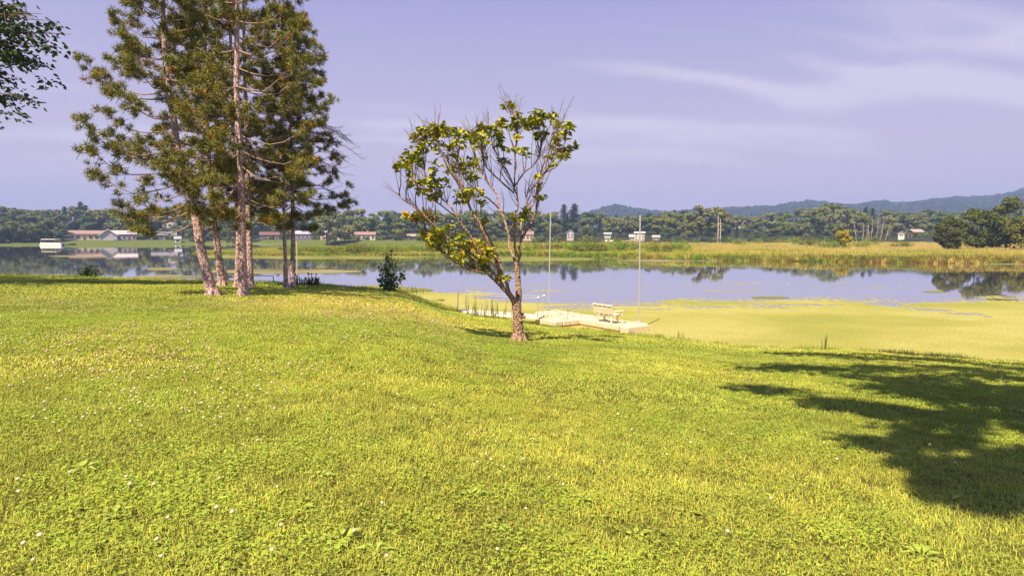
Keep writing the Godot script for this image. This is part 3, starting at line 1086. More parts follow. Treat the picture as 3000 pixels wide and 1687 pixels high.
	for px in [-2.4, 0.0, 2.4]:
		for pz in [-0.1, -2.9]:
			var pg := Geo.new()
			pg.box(Vector3(px, 0.7, pz), Vector3(0.2, 3.2, 0.2))
			part("post", pg.mesh(), paint(Color(0.3, 0.25, 0.22)), pv)
	# pontoon boat by the left bank, and the white boat hull on the right bank
	var pb := thing("pontoon_boat", "white pontoon boat with a canopy moored at the left bank", "boat", Vector3(at(152, 722, 262).x, 0, -262.0), 0.05)
	for pz in [-1.1, 1.1]:
		var hg := Geo.new()
		hg.tube([Vector3(-4.6, 0.3, pz), Vector3(-4.2, 0.2, pz), Vector3(4.2, 0.2, pz), Vector3(4.8, 0.45, pz)], [0.12, 0.42, 0.42, 0.1], 8)
		part("pontoon", hg.mesh(), mats.metal, pb)
	var db := Geo.new()
	db.box(Vector3(0, 0.68, 0), Vector3(8.6, 0.16, 2.7))
	part("deck", db.mesh(), mats.white, pb)
	var rb := Geo.new()
	rb.box(Vector3(0, 1.0, 1.3), Vector3(8.2, 0.45, 0.07)); rb.box(Vector3(0, 1.0, -1.3), Vector3(8.2, 0.45, 0.07))
	rb.box(Vector3(4.1, 1.1, 0), Vector3(0.07, 0.66, 2.5)); rb.box(Vector3(-4.1, 1.1, 0), Vector3(0.07, 0.66, 2.5))
	part("railing", rb.mesh(), mats.white, pb)
	var cb := Geo.new()
	cb.soft_box(Vector3(-0.9, 2.6, 0), Vector3(6.0, 0.26, 2.7), 0.1)
	part("canopy", cb.mesh(), mats.white, pb)
	for px in [-3.8, 2.0]:
		for pz in [-1.2, 1.2]:
			var sg := Geo.new()
			sg.tube([Vector3(px, 0.8, pz), Vector3(px, 2.6, pz)], [0.04, 0.04], 6)
			part("canopy_post", sg.mesh(), mats.metal, pb)
	var bt := thing("covered_boat", "white covered boat on the far bank below the white garage", "boat", Vector3(at(1786, 710, 285).x, at(1786, 710, 285).y, -285.0), 0.1)
	var bh := Geo.new()
	bh.tube([Vector3(-2.2, 0.45, 0), Vector3(-1.9, 0.4, 0), Vector3(0.9, 0.4, 0), Vector3(1.9, 0.5, 0), Vector3(2.3, 0.62, 0)], [0.5, 0.62, 0.66, 0.42, 0.08], 10)
	part("hull", bh.mesh(), mats.white, bt)
	var bc := Geo.new()
	bc.soft_box(Vector3(-0.4, 0.98, 0), Vector3(2.6, 0.4, 1.1), 0.15)
	part("cover", bc.mesh(), paint(Color(0.7, 0.68, 0.66)), bt)
	# prototypes of the trees
	var protos := []
	for k in 5:
		protos.append(["round", tree_trunk(8.0, 0.28, 200 + k), lobed_crown(15.0, [5.4, 4.6, 6.2, 5.0, 4.2][k], [2.2, 1.6, 3.2, 1.2, 2.6][k], [17, 15, 20, 16, 15][k], 125, 0.72, 300 + k)])
	for k in 2:
		protos.append(["pine", tree_trunk(14.0, 0.25, 210 + k, 3, 1.2), fir_crown(15.0, [3.3, 4.0][k], 310 + k, [0.0, 0.1][k])])
	protos.append(["tall", tree_trunk(12.0, 0.22, 215), lobed_crown(15.0, 2.9, 2.0, 17, 95, 0.55, 315)])
	var tones := [["dark green", Color(0.09, 0.14, 0.05)], ["green", Color(0.135, 0.185, 0.05)], ["olive green", Color(0.20, 0.215, 0.055)], ["grey green", Color(0.165, 0.195, 0.08)]]
	var tone_mats := []
	for t in tones:
		tone_mats.append(leafy(t[1], 0.25))
	var skyline := [[-80, 600], [0, 602], [60, 608], [130, 608], [200, 607], [238, 598], [300, 612], [420, 606], [560, 600], [700, 606], [860, 616], [900, 612], [960, 618], [1010, 616], [1070, 608], [1130, 618], [1200, 618], [1250, 610], [1300, 614], [1400, 614], [1480, 612], [1540, 610], [1600, 616], [1700, 624], [1760, 626], [1830, 632], [1890, 622], [1960, 618], [2010, 612], [2150, 622], [2190, 640], [2260, 620], [2300, 610], [2370, 606], [2440, 596], [2500, 606], [2570, 614], [2620, 618], [2700, 614], [2760, 616], [2840, 618], [2900, 612], [3000, 612], [3100, 610]]
	var r := rnd(401)
	var rows := [["back", 372.0, 25.0, 0.0, 1.0], ["middle", 338.0, 30.0, 9.0, 0.8], ["front", 312.0, 36.0, 21.0, 0.56]]
	var made := 0
	for row in rows:
		var counts := {}
		var u = -90.0 + row[3]
		while u < 3090.0:
			var uu: float = u + r.randf_range(-9, 9)
			u += row[2] * r.randf_range(0.75, 1.25)
			var d: float = row[1] + r.randf_range(-9, 9)
			if row[0] == "front":
				# keep the houses in view
				var hidden := false
				for h in [[180, 400], [440, 535], [755, 822], [850, 920], [935, 1005], [1025, 1105], [1190, 1240], [1520, 1570], [1655, 1688], [1765, 1940], [2625, 2712]]:
					if uu > h[0] - 16 and uu < h[1] + 16:
						hidden = true
				if hidden:
					continue
			if row[0] == "middle":
				var hidden := false
				for h in [[478, 514], [2152, 2184]]:
					if uu > h[0] - 22 and uu < h[1] + 22:
						hidden = true
				if hidden:
					continue
			var p := at(uu, 690, d)
			var ground := far_h(p.x, p.z)
			var v_top := tab(skyline, uu) + r.randf_range(-5, 9)
			var top := at(uu, v_top, d).y
			var h: float = maxf(5.0, (top - ground) * row[4] * (r.randf_range(0.8, 1.15) if row[4] < 1.0 else 1.0))
			var pick := int(r.randf() * 5)
			var w := r.randf()
			if w < 0.05: pick = 5
			elif w < 0.12: pick = 6
			elif w < 0.18: pick = 7
			if uu > 1630 and uu < 1700 and row[0] == "back": pick = 5
			var proto: Array = protos[pick]
			var tone := int(r.randf() * 4)
			if uu < 190: tone = [0, 1, 0, 3][tone]
			if pick in [5, 6]: tone = 0
			var root: Node3D
			if made < 1:
				pass
			root = thing("far_pine" if proto[0] == "pine" else "far_tree", "%s %s tree, %s row, %s" % [tones[tone][0], {"round": "broad", "pine": "conical pine", "tall": "slender"}[proto[0]], row[0], right_of(uu, counts)], "pine tree" if proto[0] == "pine" else "tree", Vector3(p.x, ground, p.z), r.randf() * TAU, "pines of the far shore" if proto[0] == "pine" else "trees of the far shore")
			var s := h / 15.0
			var sw := clampf(s * r.randf_range(1.05, 1.45), 0.55, 1.8)
			root.scale = Vector3(sw, s, sw)
			part("trunk", proto[1], mats.far_bark, root)
			part("crown", proto[2], tone_mats[tone], root)
			made += 1
	# trees that stand out
	var solo := [
		["tall airy poplar rising above the far trees, left of the dead trunks", 2052, 594, 704, 300, 7, 1.25, 2], ["taller airy poplar beside the two dead white trunks", 2098, 598, 704, 302, 7, 1.3, 2], ["slim poplar left of the airy poplar group", 2022, 618, 704, 300, 7, 1.1, 2],
		["round spreading yard tree in front of the cream house", 1008, 656, 706, 300, 2, 1.55, 2], ["larger spreading tree left of the round yard tree", 957, 638, 706, 296, 0, 1.5, 3],
		["round tree below the left of the white hillside house", 478, 662, 704, 330, 3, 1.3, 1], ["round tree below the right of the white hillside house", 512, 658, 704, 332, 0, 1.2, 3],
		["round shore tree right of the ranch house's left corner", 178, 668, 712, 282, 3, 1.25, 0], ["pair of dark pine tops, left one", 1652, 598, 690, 385, 6, 1.5, 0], ["pair of dark pine tops, right one", 1682, 596, 690, 388, 6, 1.8, 0],
		["dark pine top above the left wood", 238, 590, 690, 392, 6, 1.2, 0],
		["first dark fir behind the middle of the sparse tree", 1240, 606, 690, 390, 5, 0.9, 0], ["second dark fir behind the middle of the sparse tree", 1258, 608, 690, 390, 5, 0.9, 0]]
	for o in solo:
		var p := at(o[1], 690, o[4])
		var ground := far_h(p.x, p.z)
		var h := at(o[1], o[2], o[4]).y - ground
		var root := thing("far_tree", o[0], "tree", Vector3(p.x, ground, p.z), o[1] * 0.37, "trees of the far shore")
		root.scale = Vector3(h / 15.0 * o[6], h / 15.0, h / 15.0 * o[6])
		part("trunk", protos[o[5]][1], mats.far_bark, root)
		part("crown", protos[o[5]][2], tone_mats[o[7]], root)
	var counts3 := {}
	for k in 13:
		var uu := -70.0 + k * 20.0 + r.randf_range(-6, 6)
		var p := at(uu, 690, tab(far_shore, uu) + r.randf_range(5, 15))
		var s := r.randf_range(0.55, 0.85)
		var tone = [0, 1, 0, 3][k % 4]
		var root := thing("far_tree", "%s tree at the left bank's waterline, %s" % [tones[tone][0], right_of(uu, counts3)], "tree", Vector3(p.x, far_h(p.x, p.z) - 0.5, p.z), r.randf() * TAU, "trees of the far shore")
		root.scale = Vector3(s * 1.1, s, s * 1.1)
		part("trunk", protos[k % 5][1], mats.far_bark, root)
		part("crown", protos[k % 5][2], tone_mats[tone], root)
	# bushes along the far waterline
	var bush := shrub_crown(3.0, 2.6, 402, 780, 0.34)
	var counts2 := {}
	var u := -40.0
	while u < 2640.0:
		var uu := u + r.randf_range(-8, 8)
		u += r.randf_range(26, 52)
		if (uu > 195 and uu < 225) or (uu > 505 and uu < 535) or (uu > 250 and uu < 560 and r.randf() < 0.75):
			continue
		if uu > 1310 and ((uu > 1510 and uu < 1575) or (uu > 1650 and uu < 1695) or (uu > 1755 and uu < 1940)):
			continue
		var d := tab(far_shore, uu) + r.randf_range(4, 14) + (4.0 if uu < 190 else 8.0)
		var p := at(uu, 690, d)
		var root := thing("shore_bush", "green shore bush at the far waterline, " + right_of(uu, counts2), "bush", Vector3(p.x, far_h(p.x, p.z), p.z), r.randf() * TAU, "bushes along the far shore")
		var s := r.randf_range(0.6, 1.1) * (1.7 if uu < 190 else (1.3 if uu > 1300 else 1.0))
		root.scale = Vector3(s, s * r.randf_range(0.8, 1.2), s)
		part("foliage", bush, tone_mats[int(r.randf() * 3.0)], root)

# ---------------------------------------------------------------- marsh
func make_marsh() -> void:
	var r := rnd(501)
	var tall := Geo.new()
	for k in 34:
		var a := r.randf() * TAU
		var rr := sqrt(r.randf()) * 0.75
		var p := Vector3(cos(a) * rr, 0, sin(a) * rr)
		var h := r.randf_range(0.7, 1.35)
		var l := Vector3(r.randfn(), 0, r.randfn()) * 0.14
		var s := Vector3(cos(a + 1.0), 0, sin(a + 1.0)) * 0.035
		var t := r.randf_range(0.75, 1.2)
		var col := Color(t, t, t)
		tall.quad(p - s, p + s, p + l * 0.5 + Vector3.UP * h * 0.6 + s * 0.8, p + l * 0.5 + Vector3.UP * h * 0.6 - s * 0.8, col)
		tall.tri(p + l * 0.5 + Vector3.UP * h * 0.6 - s * 0.8, p + l * 0.5 + Vector3.UP * h * 0.6 + s * 0.8, p + l * 1.3 + Vector3.UP * h, col)
	var where := []
	var tint := []
	for k in 60000:
		var d := 88.0 + 190.0 * pow(r.randf(), 1.5)
		var u := r.randf_range(540, 3120)
		var x := (u - 1500.0) / F * d
		var z := -d
		var m := in_marsh(x, z)
		if m < -0.3 or (u < 1320 and d > tab(marsh_back, u)):
			continue
		# thin out evenly
		if r.randf() > d / 220.0 + 0.25:
			continue
		var a := wide.get_noise_2d(x * 1.1, z * 1.6)
		var b := fine.get_noise_2d(x * 0.5, z * 0.5)
		var gold := clampf((u - 1950.0) / 500.0, 0.0, 1.0)
		var low := Color(0.27, 0.33, 0.05)
		var dry := Color(0.60, 0.46, 0.17)
		var c := low.lerp(Color(0.38, 0.40, 0.045), clampf(0.5 + a, 0, 1)).lerp(dry, clampf(gold * 0.45 + a * 0.9 + b * 0.5 - 0.15 + 0.35 * smoothstep(125.0, 150.0, d) * smoothstep(1300.0, 1500.0, u), 0.0, 0.85))
		# brown and dark stems where the reeds meet the water
		if m < 3.0 and u < 2080.0 and r.randf() < 0.75 and a < 0.12:
			c = Color(0.13, 0.25, 0.03) * r.randf_range(0.7, 1.2)
		elif m < 3.5 and r.randf() < 0.7:
			c = c.lerp(Color(0.15, 0.085, 0.025) if b > -0.05 else Color(0.075, 0.10, 0.025), 0.85 * (1.0 - m / 4.5))
		var s := r.randf_range(0.6, 0.95) * (0.6 if m < 1.2 else 1.0) * lerpf(0.9, 1.1, gold)
		if u < 1330: s *= 0.55
		where.append(Transform3D(Basis(Vector3.UP, r.randf() * TAU).scaled(Vector3(s * 1.5, s * (1.0 + 0.45 * a), s * 1.5)), Vector3(x, maxf(far_h(x, z), 0.0) - 0.05, z)))
		tint.append(c)
	tag(scatter("marsh_grass", tall.mesh(), leafy(Color.WHITE, 0.4), where, tint), "yellow green and tan marsh grass between lake and far wood", "marsh grass")
	# willow shrubs one can tell apart
	var forms := [shrub_crown(3.0, 2.4, 511, 1300, 0.16), shrub_crown(3.0, 3.2, 512, 1500, 0.17), shrub_crown(3.0, 1.9, 513, 1100, 0.15)]
	var tones := [["yellow green", leafy(Color(0.26, 0.30, 0.028), 0.4)], ["olive", leafy(Color(0.16, 0.18, 0.028), 0.4)], ["bright green", leafy(Color(0.17, 0.28, 0.03), 0.4)]]
	var shrubs := []
	for k in 30:
		shrubs.append([836.0 + k * 14.7 + r.randf_range(-7, 7), 713 + r.randf_range(-4, 5), 741 + r.randf_range(-5, 5), r.randf()])
	for k in 16:
		shrubs.append([1290.0 + k * 30 + r.randf_range(-10, 10), 704 + r.randf_range(-4, 6), 738 + r.randf_range(-7, 5), r.randf()])
	for k in 13:
		shrubs.append([1640.0 + k * 30 + r.randf_range(-9, 9), 702 + r.randf_range(-6, 5), 744 + r.randf_range(-5, 3), r.randf()])
	for k in 12:
		shrubs.append([2010.0 + k * 40 + r.randf_range(-12, 12), 695 + r.randf_range(-5, 8), 718 + r.randf_range(-5, 5), r.randf()])
	for o in [[2378, 694, 728, 0.5], [2440, 696, 738, 0.4], [2520, 694, 734, 0.3], [2555, 698, 728, 0.3], [2640, 700, 733, 0.5], [2700, 686, 712, 0.8], [2735, 683, 712, 0.9], [2762, 684, 714, 0.2], [2670, 690, 712, 0.6], [2850, 690, 722, 0.5], [2890, 692, 722, 0.4], [2600, 698, 716, 0.5], [2960, 700, 722, 0.5], [2340, 700, 726, 0.1]]:
		shrubs.append(o)
	shrubs.sort_custom(func(p, q): return p[0] < q[0])
	var counts := {}
	for o in shrubs:
		var p := on_level(o[0], o[2], 0.2)
		var h := at(o[0], o[1], -p.z).y - p.y
		var pick := int(o[3] * 2.99)
		var t := int(fmod(o[3] * 7.3, 1.0) * 2.99)
		var root := thing("willow_shrub", "%s willow shrub in the marsh, %s" % [tones[t][0], right_of(o[0], counts)], "shrub", Vector3(p.x, maxf(far_h(p.x, p.z), 0.0) - 0.1, p.z), r.randf() * TAU, "willow shrubs in the marsh")
		root.scale = Vector3.ONE * h / 2.9
		part("foliage", forms[pick], tones[t][1], root)
	# the yellow tree
	var yp := on_level(2470, 738, 0.2)
	var yt := thing("yellow_tree", "small bright yellow tree standing alone in the marsh", "tree", yp)
	var yh := at(2470, 674, -yp.z).y - yp.y
	var yc := part("crown", lobed_crown(15.0, 5.6, 4.6, 14, 150, 0.75, 521), leafy(Color(0.36, 0.30, 0.015), 0.4), yt)
	var ytk := part("trunk", tree_trunk(9.0, 0.4, 522, 5, 3.0), mats.far_bark, yt)
	yt.scale = Vector3.ONE * yh / 15.0
	# tall dark willows by the right edge
	var big := [["dark billowing willow, leftmost and lowest of the tall lakeside willows", 2782, 634, 722, 135, 1, 4.0], ["dark willow with a double crown left of the tallest lakeside willow", 2862, 598, 722, 140, 0, 4.3], ["tallest dark willow at the right edge of the marsh", 2948, 571, 724, 136, 0, 5.0], ["olive willow right of the tallest lakeside willow, at the photo edge", 3010, 632, 724, 132, 2, 4.5], ["low dark willow behind the others at the right edge", 2905, 640, 722, 150, 1, 5.0]]
	var big_mats := [leafy(Color(0.10, 0.125, 0.024), 0.3), leafy(Color(0.09, 0.11, 0.024), 0.3), leafy(Color(0.16, 0.17, 0.03), 0.3)]
	var k := 0
	for o in big:
		var p := at(o[1], o[3], o[4])
		p.y = maxf(far_h(p.x, p.z), 0.0)
		var h := at(o[1], o[2], o[4]).y - p.y
		var root := thing("lakeside_willow", o[0], "tree", p, 0.0, "tall dark willows at the right of the marsh")
		part("trunk", tree_trunk(h * 0.7, 0.22, 530 + k, 5, 2.0), mats.far_bark, root)
		part("crown", lobed_crown(h, o[6] * 0.82, h * 0.08, 22, 230, 0.34, 540 + k, 1.05), big_mats[o[5]], root)
		k += 1
	# bare grey snags and the two dead white trunks
	var sn := [[2512, 640, 722, 280, -0.5], [2528, 655, 720, 281, 0.1], [2538, 646, 722, 284, 0.35], [2552, 632, 722, 286, 0.1], [2566, 628, 722, 284, 0.25], [2578, 640, 720, 282, 0.5], [2592, 648, 718, 280, 0.7], [2548, 660, 720, 279, -0.2]]
	for j in sn.size():
		var o: Array = sn[j]
		var p := at(o[0], 700, o[3])
		p.y = maxf(far_h(p.x, p.z), 0.0) - 0.2
		var h := at(o[0], o[1], o[3]).y - p.y
		var g := Geo.new()
		var tip := Vector3(o[4] * h * 0.35, h, r.randf_range(-0.5, 0.5))
		g.tube([Vector3.ZERO, tip * 0.45 + Vector3(0.2, 0, 0), tip], [0.17, 0.12, 0.05], 6)
		for q in 4:
			var s := tip * r.randf_range(0.35, 0.8)
			g.tube([s, s + Vector3(r.randf_range(-1.5, 1.5), r.randf_range(0.8, 2.2), 0)], [0.08, 0.03], 5)
		var root := part("dead_snag", g.mesh(), mats.pale_bark)
		root.position = p
		tag(root, "bare grey dead snag right of the yellow tree, %s from the left of the group" % ordinal[j], "dead tree", "bare snags behind the marsh")
	for o in [[2104, 630, "left of the pair, taller dead white trunk among the poplars"], [2111, 640, "right of the pair, shorter dead white trunk among the poplars"]]:
		var p := at(o[0], 690, 294)
		p.y = far_h(p.x, p.z) - 0.2
		var h := at(o[0], o[1], 294).y - p.y
		var g := Geo.new()
		g.tube([Vector3.ZERO, Vector3(0.1, h * 0.5, 0), Vector3(-0.15, h, 0)], [0.24, 0.2, 0.12], 7)
		g.tube([Vector3(0.05, h * 0.6, 0), Vector3(0.6, h * 0.72, 0)], [0.1, 0.04], 5)
		var root := part("bare_white_tree", g.mesh(), paint(Color(0.52, 0.46, 0.42), 0.9))
		root.position = p
		tag(root, o[2], "dead tree", "dead white trunks")
	# round white buoy
	var bp := on_level(2162, 757, 0.0)
	var bg := Geo.new()
	bg.ball(Vector3(0, 0.42, 0), Vector3(0.42, 0.42, 0.42), 8, 12)
	bg.tube([Vector3(0, -0.3, 0), Vector3(0, 0.12, 0)], [0.16, 0.2], 8)
	var b := part("buoy", bg.mesh(), mats.white)
	b.position = bp
	tag(b, "round white buoy floating before the reeds", "buoy")

# ---------------------------------------------------------------- near things
func up_at(x: float, z: float) -> Vector3:
	var e := 0.3
	return Vector3(lawn_h(x - e, z) - lawn_h(x + e, z), 2 * e, lawn_h(x, z - e) - lawn_h(x, z + e)).normalized()

func make_lawn_plants() -> void:
	var r := rnd(601)
	var grass := leafy(Color.WHITE, 0.4)
	# near, middle and far turf: cell, from, to, patch meshes
	var near_p := []
	var mid_p := []
	var far_p := []
	for k in 4:
		near_p.append(blade_patch(170, 0.16, 0.022, 0.06, 0.0021, 610 + k, 1.5))
		mid_p.append(blade_patch(170, 0.24, 0.025, 0.06, 0.0044, 620 + k, 1.4))
		far_p.append(blade_patch(170, 0.46, 0.035, 0.075, 0.010, 630 + k, 0.8))
	for band in [[near_p, 0.17, 1.6, 7.5, "near"], [mid_p, 0.27, 7.5, 18.0, "mid"], [far_p, 0.5, 18.0, 46.0, "far"]]:
		var where := [[], [], [], []]
		var tint := [[], [], [], []]
		var cell: float = band[1]
		var z: float = -band[2]
		while z > -band[3]:
			var reach := -z * 0.88 + 2.5
			var x := -reach
			while x < reach:
				var px := x + r.randf_range(-0.5, 0.5) * cell
				var pz := z + r.randf_range(-0.5, 0.5) * cell
				x += cell
				var y := lawn_h(px, pz)
				if y < 0.03:
					continue
				var k := int(r.randf() * 4)
				where[k].append(aim(Vector3(px, y, pz), up_at(px, pz), r.randf() * TAU, r.randf_range(0.75, 1.15)))
				var t := r.randf_range(0.8, 1.2)
				tint[k].append(lawn_tint(px, pz) * t)
			z -= cell
		for k in 4:
			tag(scatter("lawn_grass", band[0][k], grass, where[k], tint[k]), "short mown yellow green lawn grass", "grass")
	# taller unmown fringe along the bank
	var fringe := blade_patch(60, 0.3, 0.06, 0.2, 0.005, 640, 0.6)
	var fw := []
	var ft := []
	for k in 20000:
		var d := r.randf_range(16, 40)
		var x := r.randf_range(-0.9, 0.9) * d
		var a := rad_to_deg(atan2(x, d))
		var edge := tab(lawn_edge, a)
		var rr := sqrt(x * x + d * d)
		if rr < edge - 0.5 or rr > edge + 0.8 or a > 4.0 and rr > edge + 0.15 or lawn_h(x, -d) < 0.0:
			continue
		if r.randf() > 0.35:
			continue
		fw.append(aim(Vector3(x, lawn_h(x, -d), -d), Vector3.UP, r.randf() * TAU, r.randf_range(0.5, 1.2)))
		ft.append(Color(0.20, 0.26, 0.035) * r.randf_range(0.7, 1.2))
	tag(scatter("bank_grass", fringe, grass, fw, ft), "longer unmown grass fringing the bank", "grass")
	# clover leaves in the turf
	var clover := clover_patch(55, 0.17, 650)
	var cw := []
	var ct := []
	for k in 11000:
		var d := sqrt(r.randf()) * 14.0
		var x := r.randf_range(-0.88, 0.88) * d
		if d < 1.8:
			continue
		var n := wide.get_noise_2d(x * 5.0 + 80.0, -d * 5.0)
		if r.randf() > clampf(0.36 + n * 1.0 + (0.14 if x < 0 else -0.1), 0.05, 0.85):
			continue
		cw.append(aim(Vector3(x, lawn_h(x, -d), -d), up_at(x, -d), r.randf() * TAU, r.randf_range(0.8, 1.2)))
		ct.append(Color(0.33, 0.40, 0.05) * r.randf_range(0.75, 1.2))
	tag(scatter("clover_leaves", clover, leafy(Color.WHITE, 0.5), cw, ct), "patches of clover leaves among the lawn grass", "clover")
	# clover blossoms: the nearest ones singly, the rest as one
	var heads := []
	for k in 4:
		heads.append(blossom_mesh(660 + k))
	var bm := leafy(Color.WHITE, 0.2)
	var spots := []
	for k in 26000:
		var d := sqrt(r.randf_range(0.006, 1.0)) * 24.0
		var s := r.randf_range(-0.86, 0.86)
		var x := s * d
		var p := Vector3(x, 0, -d)
		var a := wide.get_noise_2d(x * 4.0 + 20.0, -d * 4.0)
		var here := 0.03
		if s < 0.1 - d * 0.012 and d > 3.8:
			here = 0.62 * smoothstep(3.8, 5.5, d) * (1.0 - 0.75 * smoothstep(13.0, 22.0, d))
		elif s < 0.1:
			here = 0.10
		elif d > 10.0:
			here = 0.03
		if r.randf() > here * clampf(0.55 + a * 2.2, 0.03, 1.3):
			continue
		p.y = lawn_h(x, -d)
		if p.y < 0.1:
			continue
		spots.append(p)
	spots.sort_custom(func(p, q): return p.z > q.z)
	var rest := []
	var rest_t := []
	var singles := 0
	for p in spots:
		var v: float = 843.5 - F * tan(PITCH + atan((p.y - EYE) / -p.z))
		if singles < 150 and v < 1683:
			var o := part("clover_blossom", heads[singles % 4], bm)
			o.transform = aim(p, up_at(p.x, p.z), r.randf() * TAU, r.randf_range(0.85, 1.25))
			tag(o, "small white clover blossom standing in the nearest lawn", "clover blossom", "white clover blossoms in the nearest lawn")
			singles += 1
		elif v < 1683:
			rest.append(aim(p, up_at(p.x, p.z), r.randf() * TAU, r.randf_range(0.9, 1.4)))
			var t := r.randf_range(0.75, 1.1)
			rest_t.append(Color(t, t * 0.97, t * 0.9) if r.randf() < 0.7 else Color(0.85, 0.6, 0.4) * t)
	tag(scatter("clover_blossoms", heads[1], bm, rest, rest_t), "many white clover blossoms dotting the lawn farther off", "clover blossom")
	# broad-leaved weeds one can pick out
	var weed_spots := [[1150, 1385], [1462, 1562], [1000, 1592], [930, 1402], [2780, 1478], [1862, 1582], [1290, 1242], [640, 1562], [120, 1602], [335, 1522], [1100, 1622], [2120, 1640], [2450, 1560], [1700, 1470], [1890, 1400], [2790, 1345], [760, 1290], [480, 1480], [240, 1380], [1380, 1460], [2000, 1510], [870, 1500], [1560, 1300], [2700, 1640]]
	weed_spots.sort_custom(func(p, q): return p[0] < q[0])
	var wm := leafy(Color(0.30, 0.38, 0.07), 0.4)
	for k in weed_spots.size():
		var p := on_lawn(weed_spots[k][0], weed_spots[k][1])
		var where_ := "near the photo's bottom edge" if weed_spots[k][1] > 1540 else ("in the middle of the lawn" if weed_spots[k][1] < 1400 else "in the front of the lawn")
		var root := thing("broadleaf_weed", "broad-leaved green weed rosette %s, %s from the left" % [where_, ["first", "second", "third", "fourth", "fifth", "sixth", "seventh", "eighth", "ninth", "tenth", "eleventh", "twelfth", "thirteenth", "fourteenth", "fifteenth", "sixteenth", "seventeenth", "eighteenth", "nineteenth", "twentieth", "twenty-first", "twenty-second", "twenty-third", "twenty-fourth"][k]], "weed", p + Vector3(0, 0.012, 0), 0.0, "broad-leaved weeds in the lawn")
		var count := 5 + int(r.randf() * 4)
		for q in count:
			var a := TAU * q / count + r.randf_range(-0.3, 0.3)
			var g := Geo.new()
			var l := r.randf_range(0.05, 0.095)
			var d := Vector3(cos(a), r.randf_range(0.3, 0.9), sin(a)).normalized()
			var up := (Vector3.UP - d * d.y).normalized()
			var mid := d * l * 0.35
			round_leaf(g, mid, up, (d + Vector3(0, -0.3, 0)).normalized(), l, l * r.randf_range(0.35, 0.6), Color(1, 1, 1) * r.randf_range(0.8, 1.25), 0.2)
			g.quad(mid * 0.0 - up.cross(d) * 0.002, up.cross(d) * 0.002, mid + up.cross(d) * 0.002, mid - up.cross(d) * 0.002, Color(1.1, 1, 0.9))
			part("leaf", g.mesh(), wm, root)

func px_path(list: Array, d: float) -> Array:
	var out := []
	for p in list:
		out.append(at(p[0], p[1], d + (p[2] if p.size() > 2 else 0.0)))
	return out

func make_pines() -> void:
	var trees := [
		[[[622, 862], [602, 790], [585, 715], [569, 620], [535, 513], [516, 419], [505, 334], [490, 257], [483, 171], [477, 60], [474, -100], [472, -250]], 20.0, 0.16, {seed = 1, first = 2.5, reach = [[2.5, 2.0], [3.6, 2.35], [5.0, 2.1], [6.5, 1.7], [7.5, 1.3], [9.0, 1.15], [10.5, 1.25], [12.0, 1.0], [13.0, 0.5]], lean = Vector3(-0.12, 0, 0.1), gap = 0.32, bare = 0.4, skip = 0.14}, "leaning red pine with a pinkish trunk, leftmost of the pines"],
		[[[650, 834], [638, 740], [625, 641], [612, 500], [608, 419], [603, 300], [600, 100], [600, -60]], 26.0, 0.15, {seed = 2, first = 3.4, reach = [[3.4, 1.9], [7, 2.1], [10, 1.8], [12.5, 0.5]], gap = 0.55}, "pine with a mottled trunk just right of the leaning pine"],
		[[[694, 838], [698, 690], [690, 560], [682, 400], [676, 200], [672, 0], [670, -100]], 25.4, 0.115, {seed = 3, first = 4.6, reach = [[4.6, 1.6], [8, 1.8], [11, 1.6], [13.5, 0.5]], gap = 0.6}, "thin dark pine trunk close behind the straight middle pine"],
		[[[711, 860], [709, 740], [707, 643], [704, 520], [702, 449], [693, 300], [693, 128], [695, 20], [694, -120], [694, -250]], 20.2, 0.135, {seed = 4, first = 2.8, reach = [[2.8, 1.3], [3.6, 2.4], [6, 2.5], [9, 2.1], [11.5, 1.7], [13.0, 0.6]], lean = Vector3(0.1, 0, -0.05), gap = 0.5, bare = 0.52}, "straight pine with a pale striped trunk in the middle of the pines"],
		[[[732, 838], [730, 740], [727, 643], [724, 500], [722, 406], [716, 200], [712, 20], [711, -90]], 25.0, 0.125, {seed = 5, first = 3.8, reach = [[3.8, 1.4], [7, 2.0], [10, 1.8], [13.2, 0.5]], gap = 0.55}, "pine with a rough brown trunk just right of the middle pine"],
		[[[837, 838], [834, 740], [831, 643], [828, 400], [825, 200], [822, 90], [821, 50]], 25.4, 0.088, {seed = 6, first = 3.1, reach = [[3.1, 0.8], [5, 1.3], [8, 1.3], [10, 0.9], [11.5, 0.35]], gap = 0.45, bare = 0.3}, "slim grey pine trunk, left of the two rightmost pines"],
		[[[855, 834], [857, 740], [857, 643], [852, 406], [850, 200], [850, 60], [850, 25]], 26.0, 0.105, {seed = 7, first = 2.7, reach = [[2.7, 0.8], [3.6, 2.2], [5.5, 1.8], [8.5, 1.3], [10, 0.75], [11.6, 0.3]], lean = Vector3(0.1, 0, 0), gap = 0.4, bare = 0.25, dead = 18, dead_from = 3.0, dead_to = 7.6, dead_turn = 0.1}, "dense dark pine with bare dead twigs, rightmost of the pines"],
	]
	for t in trees:
		var path := px_path(t[0], t[1])
		path[0].y = lawn_h(path[0].x, path[0].z) - 0.05
		var radii := []
		for k in path.size():
			radii.append(t[2] * (1.25 if k == 0 else lerpf(1.0, 0.3, float(k) / (path.size() - 1))))
		pine(path, radii, t[3], t[4])

func leaf_cloud(r: RandomNumberGenerator, c: Vector3, size: Vector3, count: int, where: Array, tint: Array, s0: float, s1: float, base: Color) -> void:
	for k in count:
		var d := Vector3(r.randfn(), r.randfn(), r.randfn()) * 0.5
		var p := c + d * size
		var b := leaf_basis(r, Vector3(d.x, 0.1, d.z), 0.5)
		var s := r.randf_range(s0, s1)
		where.append(Transform3D(b.scaled(Vector3(s, s, s)), p))
		tint.append(base * r.randf_range(0.7, 1.3))

